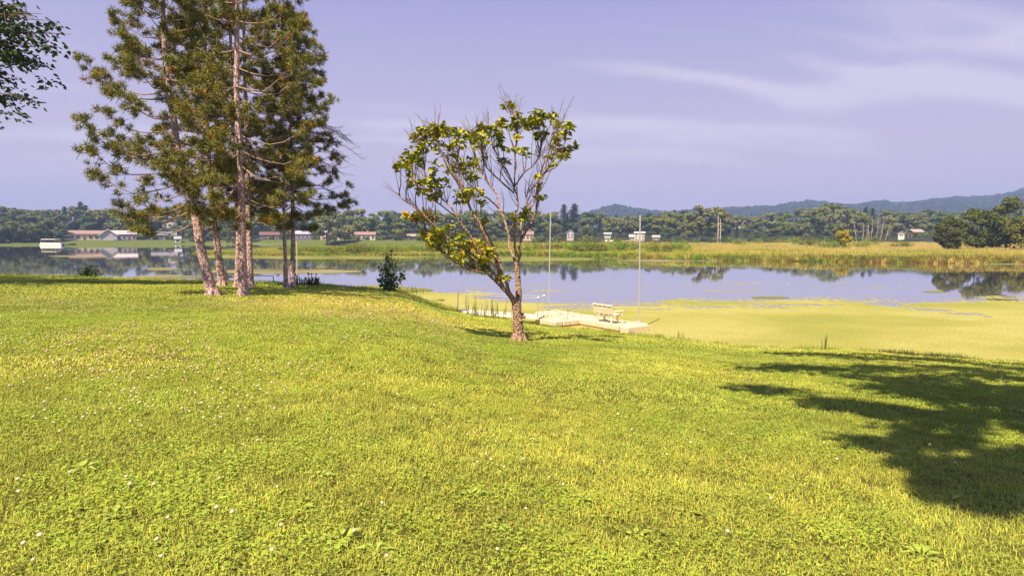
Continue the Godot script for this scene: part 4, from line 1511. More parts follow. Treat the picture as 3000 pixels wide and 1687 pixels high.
func make_edge_trees() -> void:
	# the tree left of the view whose branch tips hang into the picture
	var r := rnd(701)
	var leaf := heart_leaf(1.0, 702)
	var foot := Vector3(-31.0, 0, -20.5)
	foot.y = lawn_h(foot.x, foot.z) - 0.1
	var tree := thing("broadleaf_tree", "broad-leaved tree whose branch tips hang in from the top left", "tree", foot)
	var tg := Geo.new()
	tg.tube([Vector3.ZERO, Vector3(0.2, 3, 0), Vector3(0.1, 7, 0.2), Vector3(0.6, 11, 0), Vector3(0.8, 15, 0)], [0.5, 0.4, 0.33, 0.22, 0.08], 12)
	part("trunk", tg.mesh(), mats.pine_bark, tree)
	var where := []
	var tint := []
	var green := Color(0.05, 0.085, 0.02)
	var tips := [[205, 100, 25.0], [150, 60, 25.5], [90, 45, 24.0], [115, 190, 25.2], [95, 290, 24.6], [60, 235, 25.8], [30, 120, 24.0], [10, 60, 25.5], [8, 376, 25.0], [175, 140, 24.4], [40, 20, 26.0], [60, 90, 25.0], [100, 130, 25.6], [120, 40, 24.6], [20, 170, 24.6], [50, 260, 25.2], [15, 220, 25.2], [140, 100, 25.2], [80, 20, 25.2], [20, 20, 24.4], [-60, 150, 25.0], [-60, 300, 26.0]]
	for t in tips:
		var e := at(t[0], t[1], t[2] - 2.5) - foot
		var s := Vector3(0.3, clampf(e.y - 3.0, 6.0, 11.0), 0)
		var bp := smooth_path([s, s.lerp(e, 0.4) + Vector3(0, 1.1, 0), s.lerp(e, 0.75) + Vector3(0, 0.7, 0), e], 3)
		var bg := Geo.new()
		bg.tube(bp, taper(0.09, 0.008, bp.size()), 6)
		for q in 12:
			var f := r.randf_range(0.5, 1.0) if t[1] < 330 else r.randf_range(0.93, 1.0)
			var b0: Vector3 = bp[int(f * (bp.size() - 1))]
			var b1 := b0 + Vector3(r.randf_range(-0.6, 0.8), r.randf_range(-0.7, 0.25), r.randf_range(-0.7, 0.7)) * (1.0 if t[1] < 330 else 0.3)
			bg.tube([b0, b0.lerp(b1, 0.5) + Vector3(0, 0.06, 0), b1], [0.012, 0.008, 0.004], 4, Color.WHITE, false)
			leaf_cloud(r, b1, Vector3(0.45, 0.26, 0.45), 26 if t[1] < 330 else 4, where, tint, 0.11, 0.19, green)
		part("branch", bg.mesh(), mats.twig, tree)
	for k in 260:
		var d := Vector3(r.randfn(), r.randfn(), r.randfn()).normalized() * pow(r.randf(), 0.4)
		var c := Vector3(0.5, 10.5, -0.3) + d * Vector3(9.5, 4.5, 4.6)
		var w := c + foot
		if w.x / -w.z > (-0.80 if w.y > 10.8 else -0.87):   # the part over the picture is the drooping tips alone
			continue
		leaf_cloud(r, c, Vector3(1.2, 0.8, 1.2), 60, where, tint, 0.13, 0.24, green)
	scatter("foliage", leaf, leafy(Color.WHITE, 0.45), where, tint, tree)
	# a second one farther left along the bank, whose shade lies over the left of the lawn's crest
	# the tall tree behind the viewer's right shoulder, whose shade falls on the lawn
	var r2 := rnd(721)
	var f2 := Vector3(14.5, 0, 1.5)
	f2.y = lawn_h(f2.x, f2.z) - 0.1
	var shade := thing("shade_tree", "tall broad-leaved tree behind the right edge that shades the lawn", "tree", f2)
	var sg := Geo.new()
	sg.tube([Vector3.ZERO, Vector3(-0.2, 4, 0), Vector3(-0.5, 9, -0.5), Vector3(-0.8, 14, -1)], [0.5, 0.4, 0.3, 0.1], 12)
	part("trunk", sg.mesh(), mats.bark, shade)
	var rows := [[1045, 2240, 3000, 60], [1062, 2560, 3100, 75], [1082, 2205, 3100, 60], [1108, 2215, 2260, 60], [1112, 2500, 3100, 75], [1140, 2225, 2310, 50], [1140, 2540, 3100, 80], [1165, 2640, 3100, 80], [1188, 2385, 2570, 55], [1190, 2790, 3100, 90], [1222, 2560, 3100, 85], [1262, 2660, 2860, 80], [1262, 3020, 3120, 80], [1302, 2535, 2600, 50], [1305, 2720, 2790, 60], [1345, 2960, 3120, 80], [1375, 2700, 2930, 60], [1400, 2740, 2930, 60], [1430, 2770, 2920, 60], [1460, 2790, 2900, 55]]
	var w2 := []
	var t2 := []
	var k2 := 0
	for row in rows:
		var u: float = row[1] + 45.0
		while u < row[2]:
			var p := on_lawn(u + r2.randf_range(-25, 25), row[0] + r2.randf_range(-9, 9))
			u += row[3]
			if lawn_h(p.x, p.z) < 0.03 or p.z < -25.0:
				continue
			var h := r2.randf_range(10.6, 12.6)
			var c := p - sun_dir * (h / -sun_dir.y)
			while c.z < 0.0 and c.x / -c.z < 1.0 and (c.y - 1.2 - EYE) / -c.z < 0.42:
				h += 0.5
				c = p - sun_dir * (h / -sun_dir.y)
			var near := clampf(-p.z / 14.0, 0.22, 1.0)
			leaf_cloud(r2, c - f2, Vector3(0.72, 0.5, 0.62) * near, int(60 + 60 * near), w2, t2, 0.14, 0.24, green)
			if k2 % 3 == 0:
				var s := Vector3(-0.5, r2.randf_range(6, 10), -0.5)
				var e := c - f2
				var bg := Geo.new()
				var bp := smooth_path([s, s.lerp(e, 0.4) + Vector3(0, 1.0, 0), s.lerp(e, 0.75) + Vector3(0, 0.5, 0), e], 3)
				bg.tube(bp, taper(0.10, 0.015, bp.size()), 6)
				part("branch", bg.mesh(), mats.twig, shade)
			k2 += 1
	for k in 60:
		var d := Vector3(r2.randfn(), r2.randfn(), r2.randfn()).normalized() * pow(r2.randf(), 0.4)
		leaf_cloud(r2, Vector3(3.0, 12.0, 3.5) + d * Vector3(6, 4, 5), Vector3(1.3, 0.9, 1.3), 60, w2, t2, 0.14, 0.24, green)
	scatter("foliage", leaf, leafy(Color.WHITE, 0.45), w2, t2, shade)

func make_sparse_tree() -> void:
	var d0 := 16.0
	var mpp := d0 / F
	var r := rnd(801)
	var base := at(1520, 1006, d0)
	base.y = lawn_h(base.x, base.z) - 0.04
	var root := thing("sparse_tree", "sparse yellow-leaved tree with a forked pale trunk before the dock", "tree", base)
	# limbs: [u, v, depth offset] along the way, width in pixels at both ends
	var limbs := [
		["trunk", [[1519, 1012, 0], [1519, 990, 0], [1518, 952, 0], [1515, 915, 0], [1512, 880, 0]], 36, 25],
		["limb", [[1514, 905, 0], [1520, 865, 0.05], [1518, 832, 0.1], [1515, 789, 0.1], [1514, 768, 0.1]], 21, 14],
		["limb", [[1514, 775, 0.1], [1505, 753, 0.2], [1492, 721, 0.4], [1490, 690, 0.6], [1477, 642, 0.8], [1462, 608, 0.9], [1455, 570, 1.1], [1436, 544, 1.2], [1413, 512, 1.2], [1399, 477, 1.3], [1387, 442, 1.3], [1384, 415, 1.4]], 10, 2.5],
		["limb", [[1514, 772, 0.1], [1517, 755, 0], [1508, 721, -0.1], [1509, 680, -0.3], [1509, 628, -0.5], [1517, 608, -0.5], [1515, 576, -0.6], [1506, 550, -0.6], [1497, 526, -0.7], [1488, 506, -0.8], [1462, 466, -1.0], [1445, 431, -1.1], [1438, 400, -1.2]], 9, 2.5],
		["limb", [[1516, 765, 0.1], [1524, 748, 0.2], [1522, 721, 0.3], [1535, 690, 0.4], [1561, 642, 0.5], [1575, 593, 0.5], [1575, 541, 0.6], [1593, 483, 0.7], [1612, 462, 0.7], [1640, 455, 0.8]], 10, 2.5],
		["limb", [[1491, 680, 0.6], [1512, 648, 0.3], [1552, 610, 0.1], [1567, 587, 0.0], [1577, 541, -0.2], [1597, 497, -0.3], [1606, 454, -0.5], [1618, 405, -0.6], [1640, 372, -0.7]], 6, 2.5],
		["limb", [[1464, 612, 0.9], [1433, 584, 0.6], [1400, 560, 0.4], [1375, 541, 0.2], [1352, 506, 0.0], [1335, 470, -0.1]], 6, 2],
		["limb", [[1506, 556, -0.6], [1508, 512, -0.3], [1509, 454, 0.0], [1517, 396, 0.2], [1512, 352, 0.3], [1490, 320, 0.4]], 5, 1.8],
		["limb", [[1504, 564, -0.6], [1465, 529, -1.0], [1419, 480, -1.3], [1413, 430, -1.4], [1405, 395, -1.4]], 5, 1.8],
		["limb", [[1508, 545, -0.6], [1535, 506, -0.9], [1564, 483, -1.1], [1584, 442, -1.3], [1592, 400, -1.3]], 5, 1.8],
		["limb", [[1526, 705, 0.3], [1528, 642, 0.8], [1540, 608, 1.0], [1544, 570, 1.1], [1573, 538, 1.2], [1600, 500, 1.3]], 7, 2],
		["limb", [[1511, 895, 0], [1500, 872, -0.1], [1487, 856, -0.15], [1467, 832, -0.2], [1465, 802, -0.2]], 19, 14],
		["limb", [[1465, 806, -0.2], [1457, 770, -0.2], [1440, 729, -0.3], [1424, 696, -0.4], [1402, 648, -0.5], [1378, 613, -0.5], [1367, 579, -0.6], [1346, 541, -0.7], [1320, 506, -0.9], [1300, 468, -1.0], [1283, 419, -1.1], [1275, 392, -1.1]], 12, 3],
		["limb", [[1466, 815, -0.2], [1468, 790, 0.0], [1460, 756, 0.3], [1440, 713, 0.6], [1424, 680, 0.8], [1392, 640, 1.0], [1372, 600, 1.1], [1360, 560, 1.2], [1352, 530, 1.2], [1340, 480, 1.3], [1330, 440, 1.3]], 9, 2.5],
		["limb", [[1500, 878, 0.2], [1488, 845, 0.3], [1478, 818, 0.4], [1455, 780, 0.6], [1437, 752, 0.8], [1405, 715, 1.0]], 11, 3],
		["limb", [[1474, 845, -0.2], [1454, 827, -0.3], [1435, 806, -0.5], [1413, 800, -0.6], [1391, 794, -0.7], [1359, 786, -0.8], [1326, 762, -0.9], [1300, 740, -1.0]], 9, 2.5],
		["limb", [[1462, 828, -0.3], [1446, 800, -0.4], [1413, 770, -0.5], [1391, 751, -0.6], [1359, 729, -0.7], [1331, 713, -0.8], [1299, 685, -0.9], [1262, 651, -1.0], [1225, 613, -1.1], [1196, 596, -1.2], [1167, 570, -1.2]], 11, 2],
		["limb", [[1426, 778, -0.5], [1402, 735, -0.7], [1378, 690, -0.8], [1346, 651, -0.9], [1326, 613, -1.0], [1303, 590, -1.0], [1274, 556, -1.1], [1245, 512, -1.1], [1239, 454, -1.1], [1225, 420, -1.1]], 8, 2.2],
		["limb", [[1365, 740, -0.7], [1320, 728, -0.5], [1293, 721, -0.4], [1255, 710, -0.3]], 5, 2],
		["limb", [[1335, 635, -0.9], [1290, 600, -0.7], [1252, 575, -0.5], [1225, 550, -0.4], [1205, 520, -0.3], [1190, 490, -0.3]], 4, 1.6],
	]
	var skeleton := []
	for l in limbs:
		var pts := []
		for p in l[1]:
			pts.append(at(p[0], p[1], d0 + p[2]) - base)
		var line := smooth_path(pts, 4)
		for k in line.size():
			line[k] += Vector3(r.randf_range(-1, 1), 0, r.randf_range(-1, 1)) * 0.008
			if l[0] == "limb" and k > 3:
				skeleton.append(line[k])
		var rad := taper(l[2] * 0.5 * mpp, l[3] * 0.5 * mpp, line.size(), 0.8)
		for k in rad.size():
			rad[k] *= 1.0 + r.randf_range(-0.05, 0.05)
		var g := Geo.new()
		if l[0] == "trunk":
			rad[0] *= 1.15
			g.tube(line, rad, 16)
			for k in 6:
				var a := k * TAU / 6 + 0.4
				var d := Vector3(cos(a), 0, sin(a))
				g.tube([d * 0.1 + Vector3(0, 0.22, 0), d * 0.17 + Vector3(0, 0.07, 0), d * 0.27 - Vector3(0, 0.02, 0)], [0.08, 0.07, 0.03], 6)
			for k in 5:
				var a := r.randf() * TAU
				var y := r.randf_range(0.3, 0.9)
				g.ball(Vector3(cos(a) * 0.13, y, sin(a) * 0.13), Vector3(0.06, 0.045, 0.06), 5, 7)
		else:
			g.tube(line, rad, 9)
		part(l[0], g.mesh(), mats.bark if l[2] > 5.5 else mats.twig, root)
		# thin bare shoots from the outer part of every limb
		if l[0] == "limb" and l[3] < 4:
			var tg := Geo.new()
			for q in 20:
				var f := r.randf_range(0.35, 1.0)
				var b0: Vector3 = line[int(f * (line.size() - 1))]
				var along: Vector3 = (line[-1] - line[line.size() / 2]).normalized()
				var b1 := b0 + (along + Vector3(r.randf_range(-0.7, 0.7), r.randf_range(0.1, 0.8), r.randf_range(-0.7, 0.7))).normalized() * r.randf_range(0.3, 0.95)
				tg.tube([b0, b0.lerp(b1, 0.5) + Vector3(r.randf_range(-0.04, 0.04), -0.02, 0), b1], [0.009, 0.006, 0.003], 4, Color.WHITE, false)
				for z in 2:
					var c0 := b0.lerp(b1, r.randf_range(0.4, 0.9))
					tg.tube([c0, c0 + (b1 - b0).normalized().rotated(Vector3(0.3, 0.2, 1).normalized(), r.randf_range(-0.9, 0.9)) * r.randf_range(0.1, 0.3)], [0.004, 0.002], 3, Color.WHITE, false)
			part("twigs", tg.mesh(), mats.twig, root).set_meta("kind", "stuff")
	# leaf clusters: [u, v, half width, half height, amount, warmth]
	var k1 := 650.0 / 2242.0
	var spots := [[540, 370, 110, 60, 30, 0.6], [430, 430, 70, 45, 14, 0.7], [640, 340, 70, 50, 16, 0.6], [760, 360, 110, 55, 28, 0.6], [850, 400, 60, 50, 12, 0.5], [430, 530, 60, 50, 10, 0.4], [350, 600, 70, 50, 14, 0.4], [320, 660, 60, 50, 11, 0.4], [250, 725, 60, 40, 13, 0.5], [400, 690, 70, 50, 13, 0.5], [340, 790, 40, 50, 6, 0.4], [520, 520, 70, 50, 13, 0.5], [620, 470, 60, 50, 8, 0.6], [830, 500, 80, 60, 16, 0.5], [720, 570, 70, 70, 12, 0.9], [600, 720, 60, 50, 8, 0.4], [480, 640, 50, 50, 7, 0.2], [760, 740, 70, 70, 12, 0.4],
		[840, 650, 60, 60, 8, 0.4], [920, 750, 60, 50, 8, 0.4], [960, 840, 60, 40, 10, 0.3], [430, 880, 80, 45, 16, 0.4], [640, 870, 90, 50, 18, 0.5], [600, 950, 80, 50, 12, 0.4], [470, 970, 40, 30, 6, 0.6], [610, 1020, 70, 30, 11, 0.6], [830, 990, 60, 50, 9, 0.5], [1010, 990, 80, 45, 17, 0.8], [1060, 1080, 50, 25, 6, 0.6], [850, 1060, 40, 40, 5, 0.4], [980, 660, 70, 50, 15, 0.6], [990, 720, 60, 40, 8, 0.6], [960, 460, 70, 60, 12, 0.4], [930, 400, 40, 40, 6, 1.2], [1050, 345, 50, 35, 9, 0.3], [1050, 430, 90, 50, 14, 0.3], [1060, 500, 60, 50, 8, 0.2], [1200, 360, 100, 50, 24, 0.3], [1210, 440, 60, 40, 9, 0.1], [1280, 520, 30, 30, 5, 0.1],
		[1330, 280, 90, 45, 20, 0.4], [1340, 115, 45, 30, 11, 0.5], [1430, 200, 40, 30, 5, 0.4], [1470, 310, 80, 50, 14, 0.4], [1430, 420, 40, 40, 5, 0.8], [1550, 270, 70, 50, 15, 0.4], [1690, 215, 110, 55, 32, 0.4], [1650, 290, 60, 40, 10, 0.3], [1680, 400, 60, 40, 9, 0.3], [1890, 290, 80, 50, 16, 0.6], [1940, 350, 50, 50, 11, 0.5], [1870, 410, 70, 60, 14, 0.8], [1820, 510, 50, 50, 8, 0.5], [1940, 560, 60, 45, 13, 0.5], [2020, 520, 25, 20, 4, 0.4], [1860, 570, 50, 40, 8, 0.7], [1900, 630, 50, 30, 6, 0.5], [1790, 705, 30, 25, 4, 0.2], [1650, 820, 25, 25, 3, 0.6], [1660, 1045, 55, 30, 10, 0.4], [1660, 925, 30, 30, 4, 0.8], [1300, 670, 50, 30, 8, 0.2], [1080, 620, 40, 40, 5, 0.1], [1400, 560, 60, 20, 5, 0.3], [1480, 550, 40, 30, 5, 0.3], [1530, 610, 30, 40, 5, 0.3], [1760, 610, 40, 40, 6, 0.7],
		[370, 1215, 70, 30, 12, 1.0], [470, 1240, 80, 45, 18, 0.9], [560, 1240, 50, 35, 8, 0.8], [1410, 1255, 40, 30, 7, 0.9], [1510, 1200, 45, 60, 11, 0.5], [1090, 1290, 40, 40, 5, 0.1], [730, 1340, 40, 30, 5, 0.3], [860, 1410, 50, 30, 6, 0.4], [540, 1400, 90, 50, 14, 0.6], [640, 1400, 60, 50, 10, 0.3], [520, 980, 40, 30, 5, 0.5]]
	var low := [[450, 150, 60, 45, 12, 1.0], [590, 160, 75, 50, 15, 0.9], [640, 210, 60, 40, 10, 0.7], [620, 300, 50, 35, 10, 0.9], [660, 250, 50, 40, 8, 0.4], [560, 350, 75, 50, 12, 0.05], [600, 400, 60, 30, 7, 0.05], [330, 110, 80, 45, 10, 0.5], [200, 70, 70, 50, 12, 0.8], [100, 60, 70, 50, 11, 0.8], [110, 170, 50, 50, 8, 0.6], [310, 240, 60, 40, 7, 0.5], [400, 270, 60, 40, 6, 0.2], [865, 495, 45, 22, 7, 0.4], [780, 470, 30, 20, 3, 0.3], [60, 110, 50, 30, 8, 0.7]]
	var all := []
	for s in spots:
		all.append([1100 + s[0] * k1, 280 + s[1] * k1, s[2] * k1, s[3] * k1, s[4], s[5]])
	var k2 := 700.0 / 2576.0
	for s in low:
		all.append([1250 + s[0] * k2, 680 + s[1] * k2, s[2] * k2, s[3] * k2, s[4], s[5]])
	var leaf_sizes := [heart_leaf(0.115, 811), heart_leaf(0.10, 812), heart_leaf(0.13, 813)]
	var stalks := Geo.new()
	var leaves := []
	for s in all:
		var c := at(s[0], s[1], d0) - base
		# the depth of the limb it belongs to
		var best := Vector3.ZERO
		var far := 1e9
		for p in skeleton:
			var q := Vector2(p.x - c.x * 0.94, p.y - c.y + 0.65).length()
			if q < far:
				far = q
				best = p
		c = at(s[0], s[1], -(best.z + r.randf_range(-0.35, 0.35) + base.z)) - base
		var mid := best.lerp(c, 0.5) + Vector3(r.randf_range(-0.05, 0.05), -0.05, r.randf_range(-0.05, 0.05))
		stalks.tube([best, mid, c], [0.017, 0.012, 0.006], 5, Color.WHITE, false)
		var sx: float = s[2] * mpp
		var sy: float = s[3] * mpp
		for k in s[4]:
			var o := Vector3(r.randf_range(-1, 1) * sx, r.randf_range(-1, 1) * sy, r.randf_range(-1, 1) * sx * 0.8) * 0.88
			if o.length() > maxf(sx, sy) * 1.2:
				o *= 0.7
			var e := c + o
			var f := mid.lerp(c, r.randf())
			if k % 2 == 0:
				stalks.tube([f, f.lerp(e, 0.6) + Vector3(0, 0.02, 0), e], [0.004, 0.003, 0.002], 3, Color.WHITE, false)
			for q in 3 + int(r.randf() * 2.0):
				var pos := e + Vector3(r.randf_range(-1, 1), r.randf_range(-0.6, 0.8), r.randf_range(-1, 1)) * 0.055
				var w := clampf(s[5] + r.randf_range(-0.45, 0.4), 0.0, 1.25)
				var col := Color(0.20, 0.25, 0.028).lerp(Color(0.48, 0.45, 0.03), clampf(w, 0, 1))
				if w > 1.17 or r.randf() < 0.03:
					col = Color(0.45, 0.24, 0.04)
				leaves.append([pos, col * r.randf_range(0.75, 1.2), o])
	part("stalks", stalks.mesh(), mats.twig, root).set_meta("kind", "stuff")
	# the leaves nearest the viewer singly, the rest as one
	leaves.sort_custom(func(p, q): return p[0].z > q[0].z)
	var tones := {}
	var where := []
	var tint := []
	var single := 0
	for l in leaves:
		var b := leaf_basis(r, Vector3(l[2].x, 0.2, l[2].z), 0.9)
		var size := r.randf_range(0.75, 1.25)
		var t := Transform3D(b.scaled(Vector3(size, size, size)), l[0])
		if single < 300:
			var key := int(clampf(l[1].r * 30.0, 0, 12))
			if not tones.has(key):
				tones[key] = leafy(l[1], 0.5)
			var o := part("leaf", leaf_sizes[single % 3], tones[key], root)
			o.transform = t
			single += 1
		else:
			where.append(t)
			tint.append(l[1])
	scatter("foliage", leaf_sizes[0], leafy(Color.WHITE, 0.5), where, tint, root)

func make_dock() -> void:
	var top := 0.30
	var o := Vector3(1.14, 0, -31.2)
	var turn := -0.952
	var dock := thing("floating_dock", "cream floating dock of moulded cubes afloat in the duckweed", "dock", o, turn)
	var cube := Geo.new()
	cube.soft_box(Vector3(0, top - 0.11, 0), Vector3(0.488, 0.22, 0.488), 0.045, Basis(), Color(0.78, 0.71, 0.58))
	cube.soft_box(Vector3(0, top - 0.22 - 0.13, 0), Vector3(0.47, 0.26, 0.47), 0.05, Basis(), Color(0.42, 0.27, 0.09))
	var cube2 := Geo.new()
	cube2.soft_box(Vector3(0, top - 0.112, 0), Vector3(0.486, 0.216, 0.486), 0.05, Basis(), Color(0.73, 0.66, 0.52))
	cube2.soft_box(Vector3(0, top - 0.22 - 0.13, 0), Vector3(0.468, 0.26, 0.468), 0.05, Basis(), Color(0.36, 0.25, 0.10))
	var cm := paint(Color.WHITE, 0.7, true)
	cm.albedo_texture = noise_map(0.05, Color(0.78, 0.72, 0.64), Color(1, 1, 1), 821, 5)
	cm.uv1_triplanar = true
	cm.uv1_world_triplanar = true
	cm.uv1_scale = Vector3(1.1, 1.1, 1.1)
	var cubes := [cube.mesh(), cube2.mesh()]
	var r := rnd(822)
	var places := []
	for a in 12:
		for b in 3:
			places.append(Vector3(0.25 + a * 0.5, 0, -0.25 - b * 0.5))
	for a in 3:
		for b in 3:
			places.append(Vector3(2.25 + a * 0.5, 0, 0.25 + b * 0.5))
	for p in places:
		var c := part("dock_cube", cubes[int(r.randf() * 1.6)], cm, dock)
		c.position = p + Vector3(0, r.randf_range(-0.008, 0.008), 0)
		c.rotation = Vector3(r.randf_range(-0.01, 0.01), r.randf_range(-0.012, 0.012), r.randf_range(-0.01, 0.01))
	var eb := Geo.new()
	eb.soft_box(Vector3(6.27, top - 0.2, -0.75), Vector3(0.5, 0.46, 1.46), 0.09, Basis(), Color(0.78, 0.71, 0.56))
	part("end_float", eb.mesh(), cm, dock)
	for p in [Vector3(0.5, 0, -1.0), Vector3(1.5, 0, -0.5), Vector3(2.5, 0, -0.5), Vector3(3.5, 0, -1.0), Vector3(2.5, 0, -1.0), Vector3(3.0, 0, 0.5), Vector3(5.5, 0, -1.0), Vector3(1.0, 0, -1.46), Vector3(4.5, 0, -1.46), Vector3(6.0, 0, -0.3)]:
		var pg := Geo.new()
		pg.tube([p + Vector3(0, top - 0.02, 0), p + Vector3(0, top + 0.016, 0)], [0.055, 0.045], 8)
		part("coupling_pin", pg.mesh(), paint(Color(0.16, 0.13, 0.1), 0.7), dock)
	var bas := Basis(Vector3.UP, turn)
	# poles
	for q in [[1607, 907, 1613.5, 620, "slim grey steel pole at the far left corner of the floating dock"], [1873, 944, 1876, 630, "taller grey steel pole at the right end of the floating dock"]]:
		var f := on_level(q[0], q[1], top)
		var e := at(q[2], q[3], -f.z)
		var pole := thing("dock_pole", q[4], "pole", f, 0.0, "steel poles on the floating dock")
		var g := Geo.new()
		g.tube([Vector3(0, -1.2, 0) - (e - f).normalized() * 0.01, (e - f) * 0.5, e - f], [0.036, 0.034, 0.034], 10)
		part("pipe", g.mesh(), mats.metal, pole)
		var br := Geo.new()
		br.tube([Vector3(0, 0.0, 0), Vector3(0, 0.1, 0)], [0.075, 0.07], 10)
		br.box(Vector3(0.0, 0.025, 0.0), Vector3(0.3, 0.035, 0.16), bas)
		part("bracket", br.mesh(), mats.metal, pole)
	# bench, its back to the lawn
	var bench := thing("dock_bench", "cream slatted bench on the floating dock, back to the lawn", "bench", o + bas * Vector3(4.95, top, -0.36), turn)
	bench.scale = Vector3(0.94, 0.86, 0.92)
	var bm := paint(Color(0.70, 0.63, 0.49), 0.6)
	var w := 1.25
	for sx in [-1.0, 1.0]:
		for sz in [0.16, -0.26]:
			var g := Geo.new()
			g.soft_box(Vector3(sx * w * 0.36, 0.2, sz), Vector3(0.07, 0.4, 0.09), 0.012)
			part("leg", g.mesh(), bm, bench)
		var ag := Geo.new()
		ag.soft_box(Vector3(sx * (w * 0.5 + 0.02), 0.64, -0.12), Vector3(0.1, 0.06, 0.62), 0.02)
		ag.soft_box(Vector3(sx * (w * 0.5 + 0.02), 0.52, -0.34), Vector3(0.07, 0.24, 0.08), 0.012)
		part("armrest", ag.mesh(), bm, bench)
	for k in 4:
		var g := Geo.new()
		g.soft_box(Vector3(0, 0.425 - 0.01 * k, -0.36 + k * 0.145), Vector3(w, 0.05, 0.125), 0.012)
		part("seat_slat", g.mesh(), bm, bench)
	var tilt := Basis(Vector3(1, 0, 0), 0.26)
	for k in 3:
		var g := Geo.new()
		g.soft_box(Vector3(0, 0.43, 0.19) + tilt * Vector3(0, 0.1 + k * 0.165, 0), Vector3(w, 0.125, 0.035), 0.01, tilt)
		part("back_slat", g.mesh(), bm, bench)
	for k in 5:
		var g := Geo.new()
		g.soft_box(Vector3((k - 2) * w * 0.245, 0.43, 0.19) + tilt * Vector3(0, 0.23, 0.03), Vector3(0.07 if k % 4 else 0.05, 0.56, 0.03), 0.008, tilt)
		part("back_post", g.mesh(), bm, bench)
	var tg := Geo.new()
	tg.soft_box(Vector3(0, 0.43, 0.19) + tilt * Vector3(0, 0.525, 0.005), Vector3(w + 0.06, 0.05, 0.08), 0.012, tilt)
	part("top_rail", tg.mesh(), bm, bench)
	# ramp from the bank to the dock
	var s := (Vector3(-2.94, 0, -30.7) + Vector3(-2.23, 0, -29.4)) / 2
	var e := o + bas * Vector3(2.15, 0, 1.2)
	s.y = 0.5
	e.y = top + 0.06
	var run := e - s
	var ln := run.length()
	var rx := run.normalized()
	var rz := rx.cross(Vector3.UP).normalized()
	var rb := Basis(rx, rz.cross(rx), rz)
	var ramp := thing("gangway", "white gangway with thin pipe handrails from the bank to the floating dock", "gangway", s)
	ramp.basis = rb
	for k in 22:
		var g := Geo.new()
		g.soft_box(Vector3((k + 0.5) * ln / 22, 0, 0), Vector3(ln / 22 - 0.012, 0.035, 1.0), 0.006)
		part("plank", g.mesh(), paint(Color(0.60, 0.55, 0.48) * (0.92 + 0.05 * (k % 3)), 0.8), ramp)
	for sz in [-0.52, 0.52]:
		var g := Geo.new()
		g.soft_box(Vector3(ln / 2, -0.025, sz), Vector3(ln, 0.08, 0.035), 0.006)
		part("side_beam", g.mesh(), mats.white, ramp)
		var hr := Geo.new()
		hr.tube([Vector3(0.1, 0.92, sz), Vector3(ln * 0.5, 0.9, sz), Vector3(ln - 0.05, 0.92, sz)], [0.014, 0.014, 0.014], 8)
		part("handrail", hr.mesh(), paint(Color(0.40, 0.39, 0.37), 0.5), ramp)
		for q in [0.1, ln * 0.36, ln * 0.68, ln - 0.06]:
			var pg := Geo.new()
			pg.tube([Vector3(q, -0.35 if q < ln - 1 else -0.1, sz), Vector3(q, 0.93, sz)], [0.022, 0.022], 8)
			var po := part("rail_post", pg.mesh(), mats.metal, ramp)
			if q > ln - 1:
				var cg := Geo.new()
				cg.ball(Vector3(q, 0.95, sz), Vector3(0.07, 0.05, 0.07), 6, 8)
				part("post_cap", cg.mesh(), mats.white, po)
	# little black solar lamps where the gangway leaves the lawn
	for q in [[1315, 899, "small black two-tiered garden lamp, left one before the gangway"], [1362, 914, "small black two-tiered garden lamp at the gangway's foot, right one"]]:
		var p := on_lawn(q[0], q[1])
		var lamp := thing("garden_lamp", q[2], "garden lamp", p, 0.0, "black garden lamps by the gangway")
		var g := Geo.new()
		g.tube([Vector3(0, -0.05, 0), Vector3(0, 0.3, 0)], [0.012, 0.012], 6)
		part("stake", g.mesh(), mats.dark, lamp)
		for y in [0.16, 0.3]:
			var h := Geo.new()
			h.tube([Vector3(0, y, 0), Vector3(0, y + 0.03, 0), Vector3(0, y + 0.06, 0)], [0.05, 0.1, 0.03], 10)
			part("lamp_cap", h.mesh(), mats.dark, lamp)

func reed_clump(g: Geo, r: RandomNumberGenerator, c: Vector3, spread: float, count: int, h0: float, h1: float, w: float) -> void:
	for k in count:
		var p := c + Vector3(r.randf_range(-spread, spread), 0, r.randf_range(-spread, spread))
		var h := r.randf_range(h0, h1)
		var l := Vector3(r.randfn(), 0, r.randfn()) * 0.13 * h
		var s := Vector3(1, 0, 0.3).rotated(Vector3.UP, r.randf() * TAU) * w
		var m := p + l * 0.35 + Vector3.UP * h * 0.6
		var col := Color(1, 1, 1) * r.randf_range(0.7, 1.2)
		g.quad(p - s, p + s, m + s * 0.8, m - s * 0.8, col)
		g.tri(m - s * 0.8, m + s * 0.8, p + l + Vector3.UP * h, col)

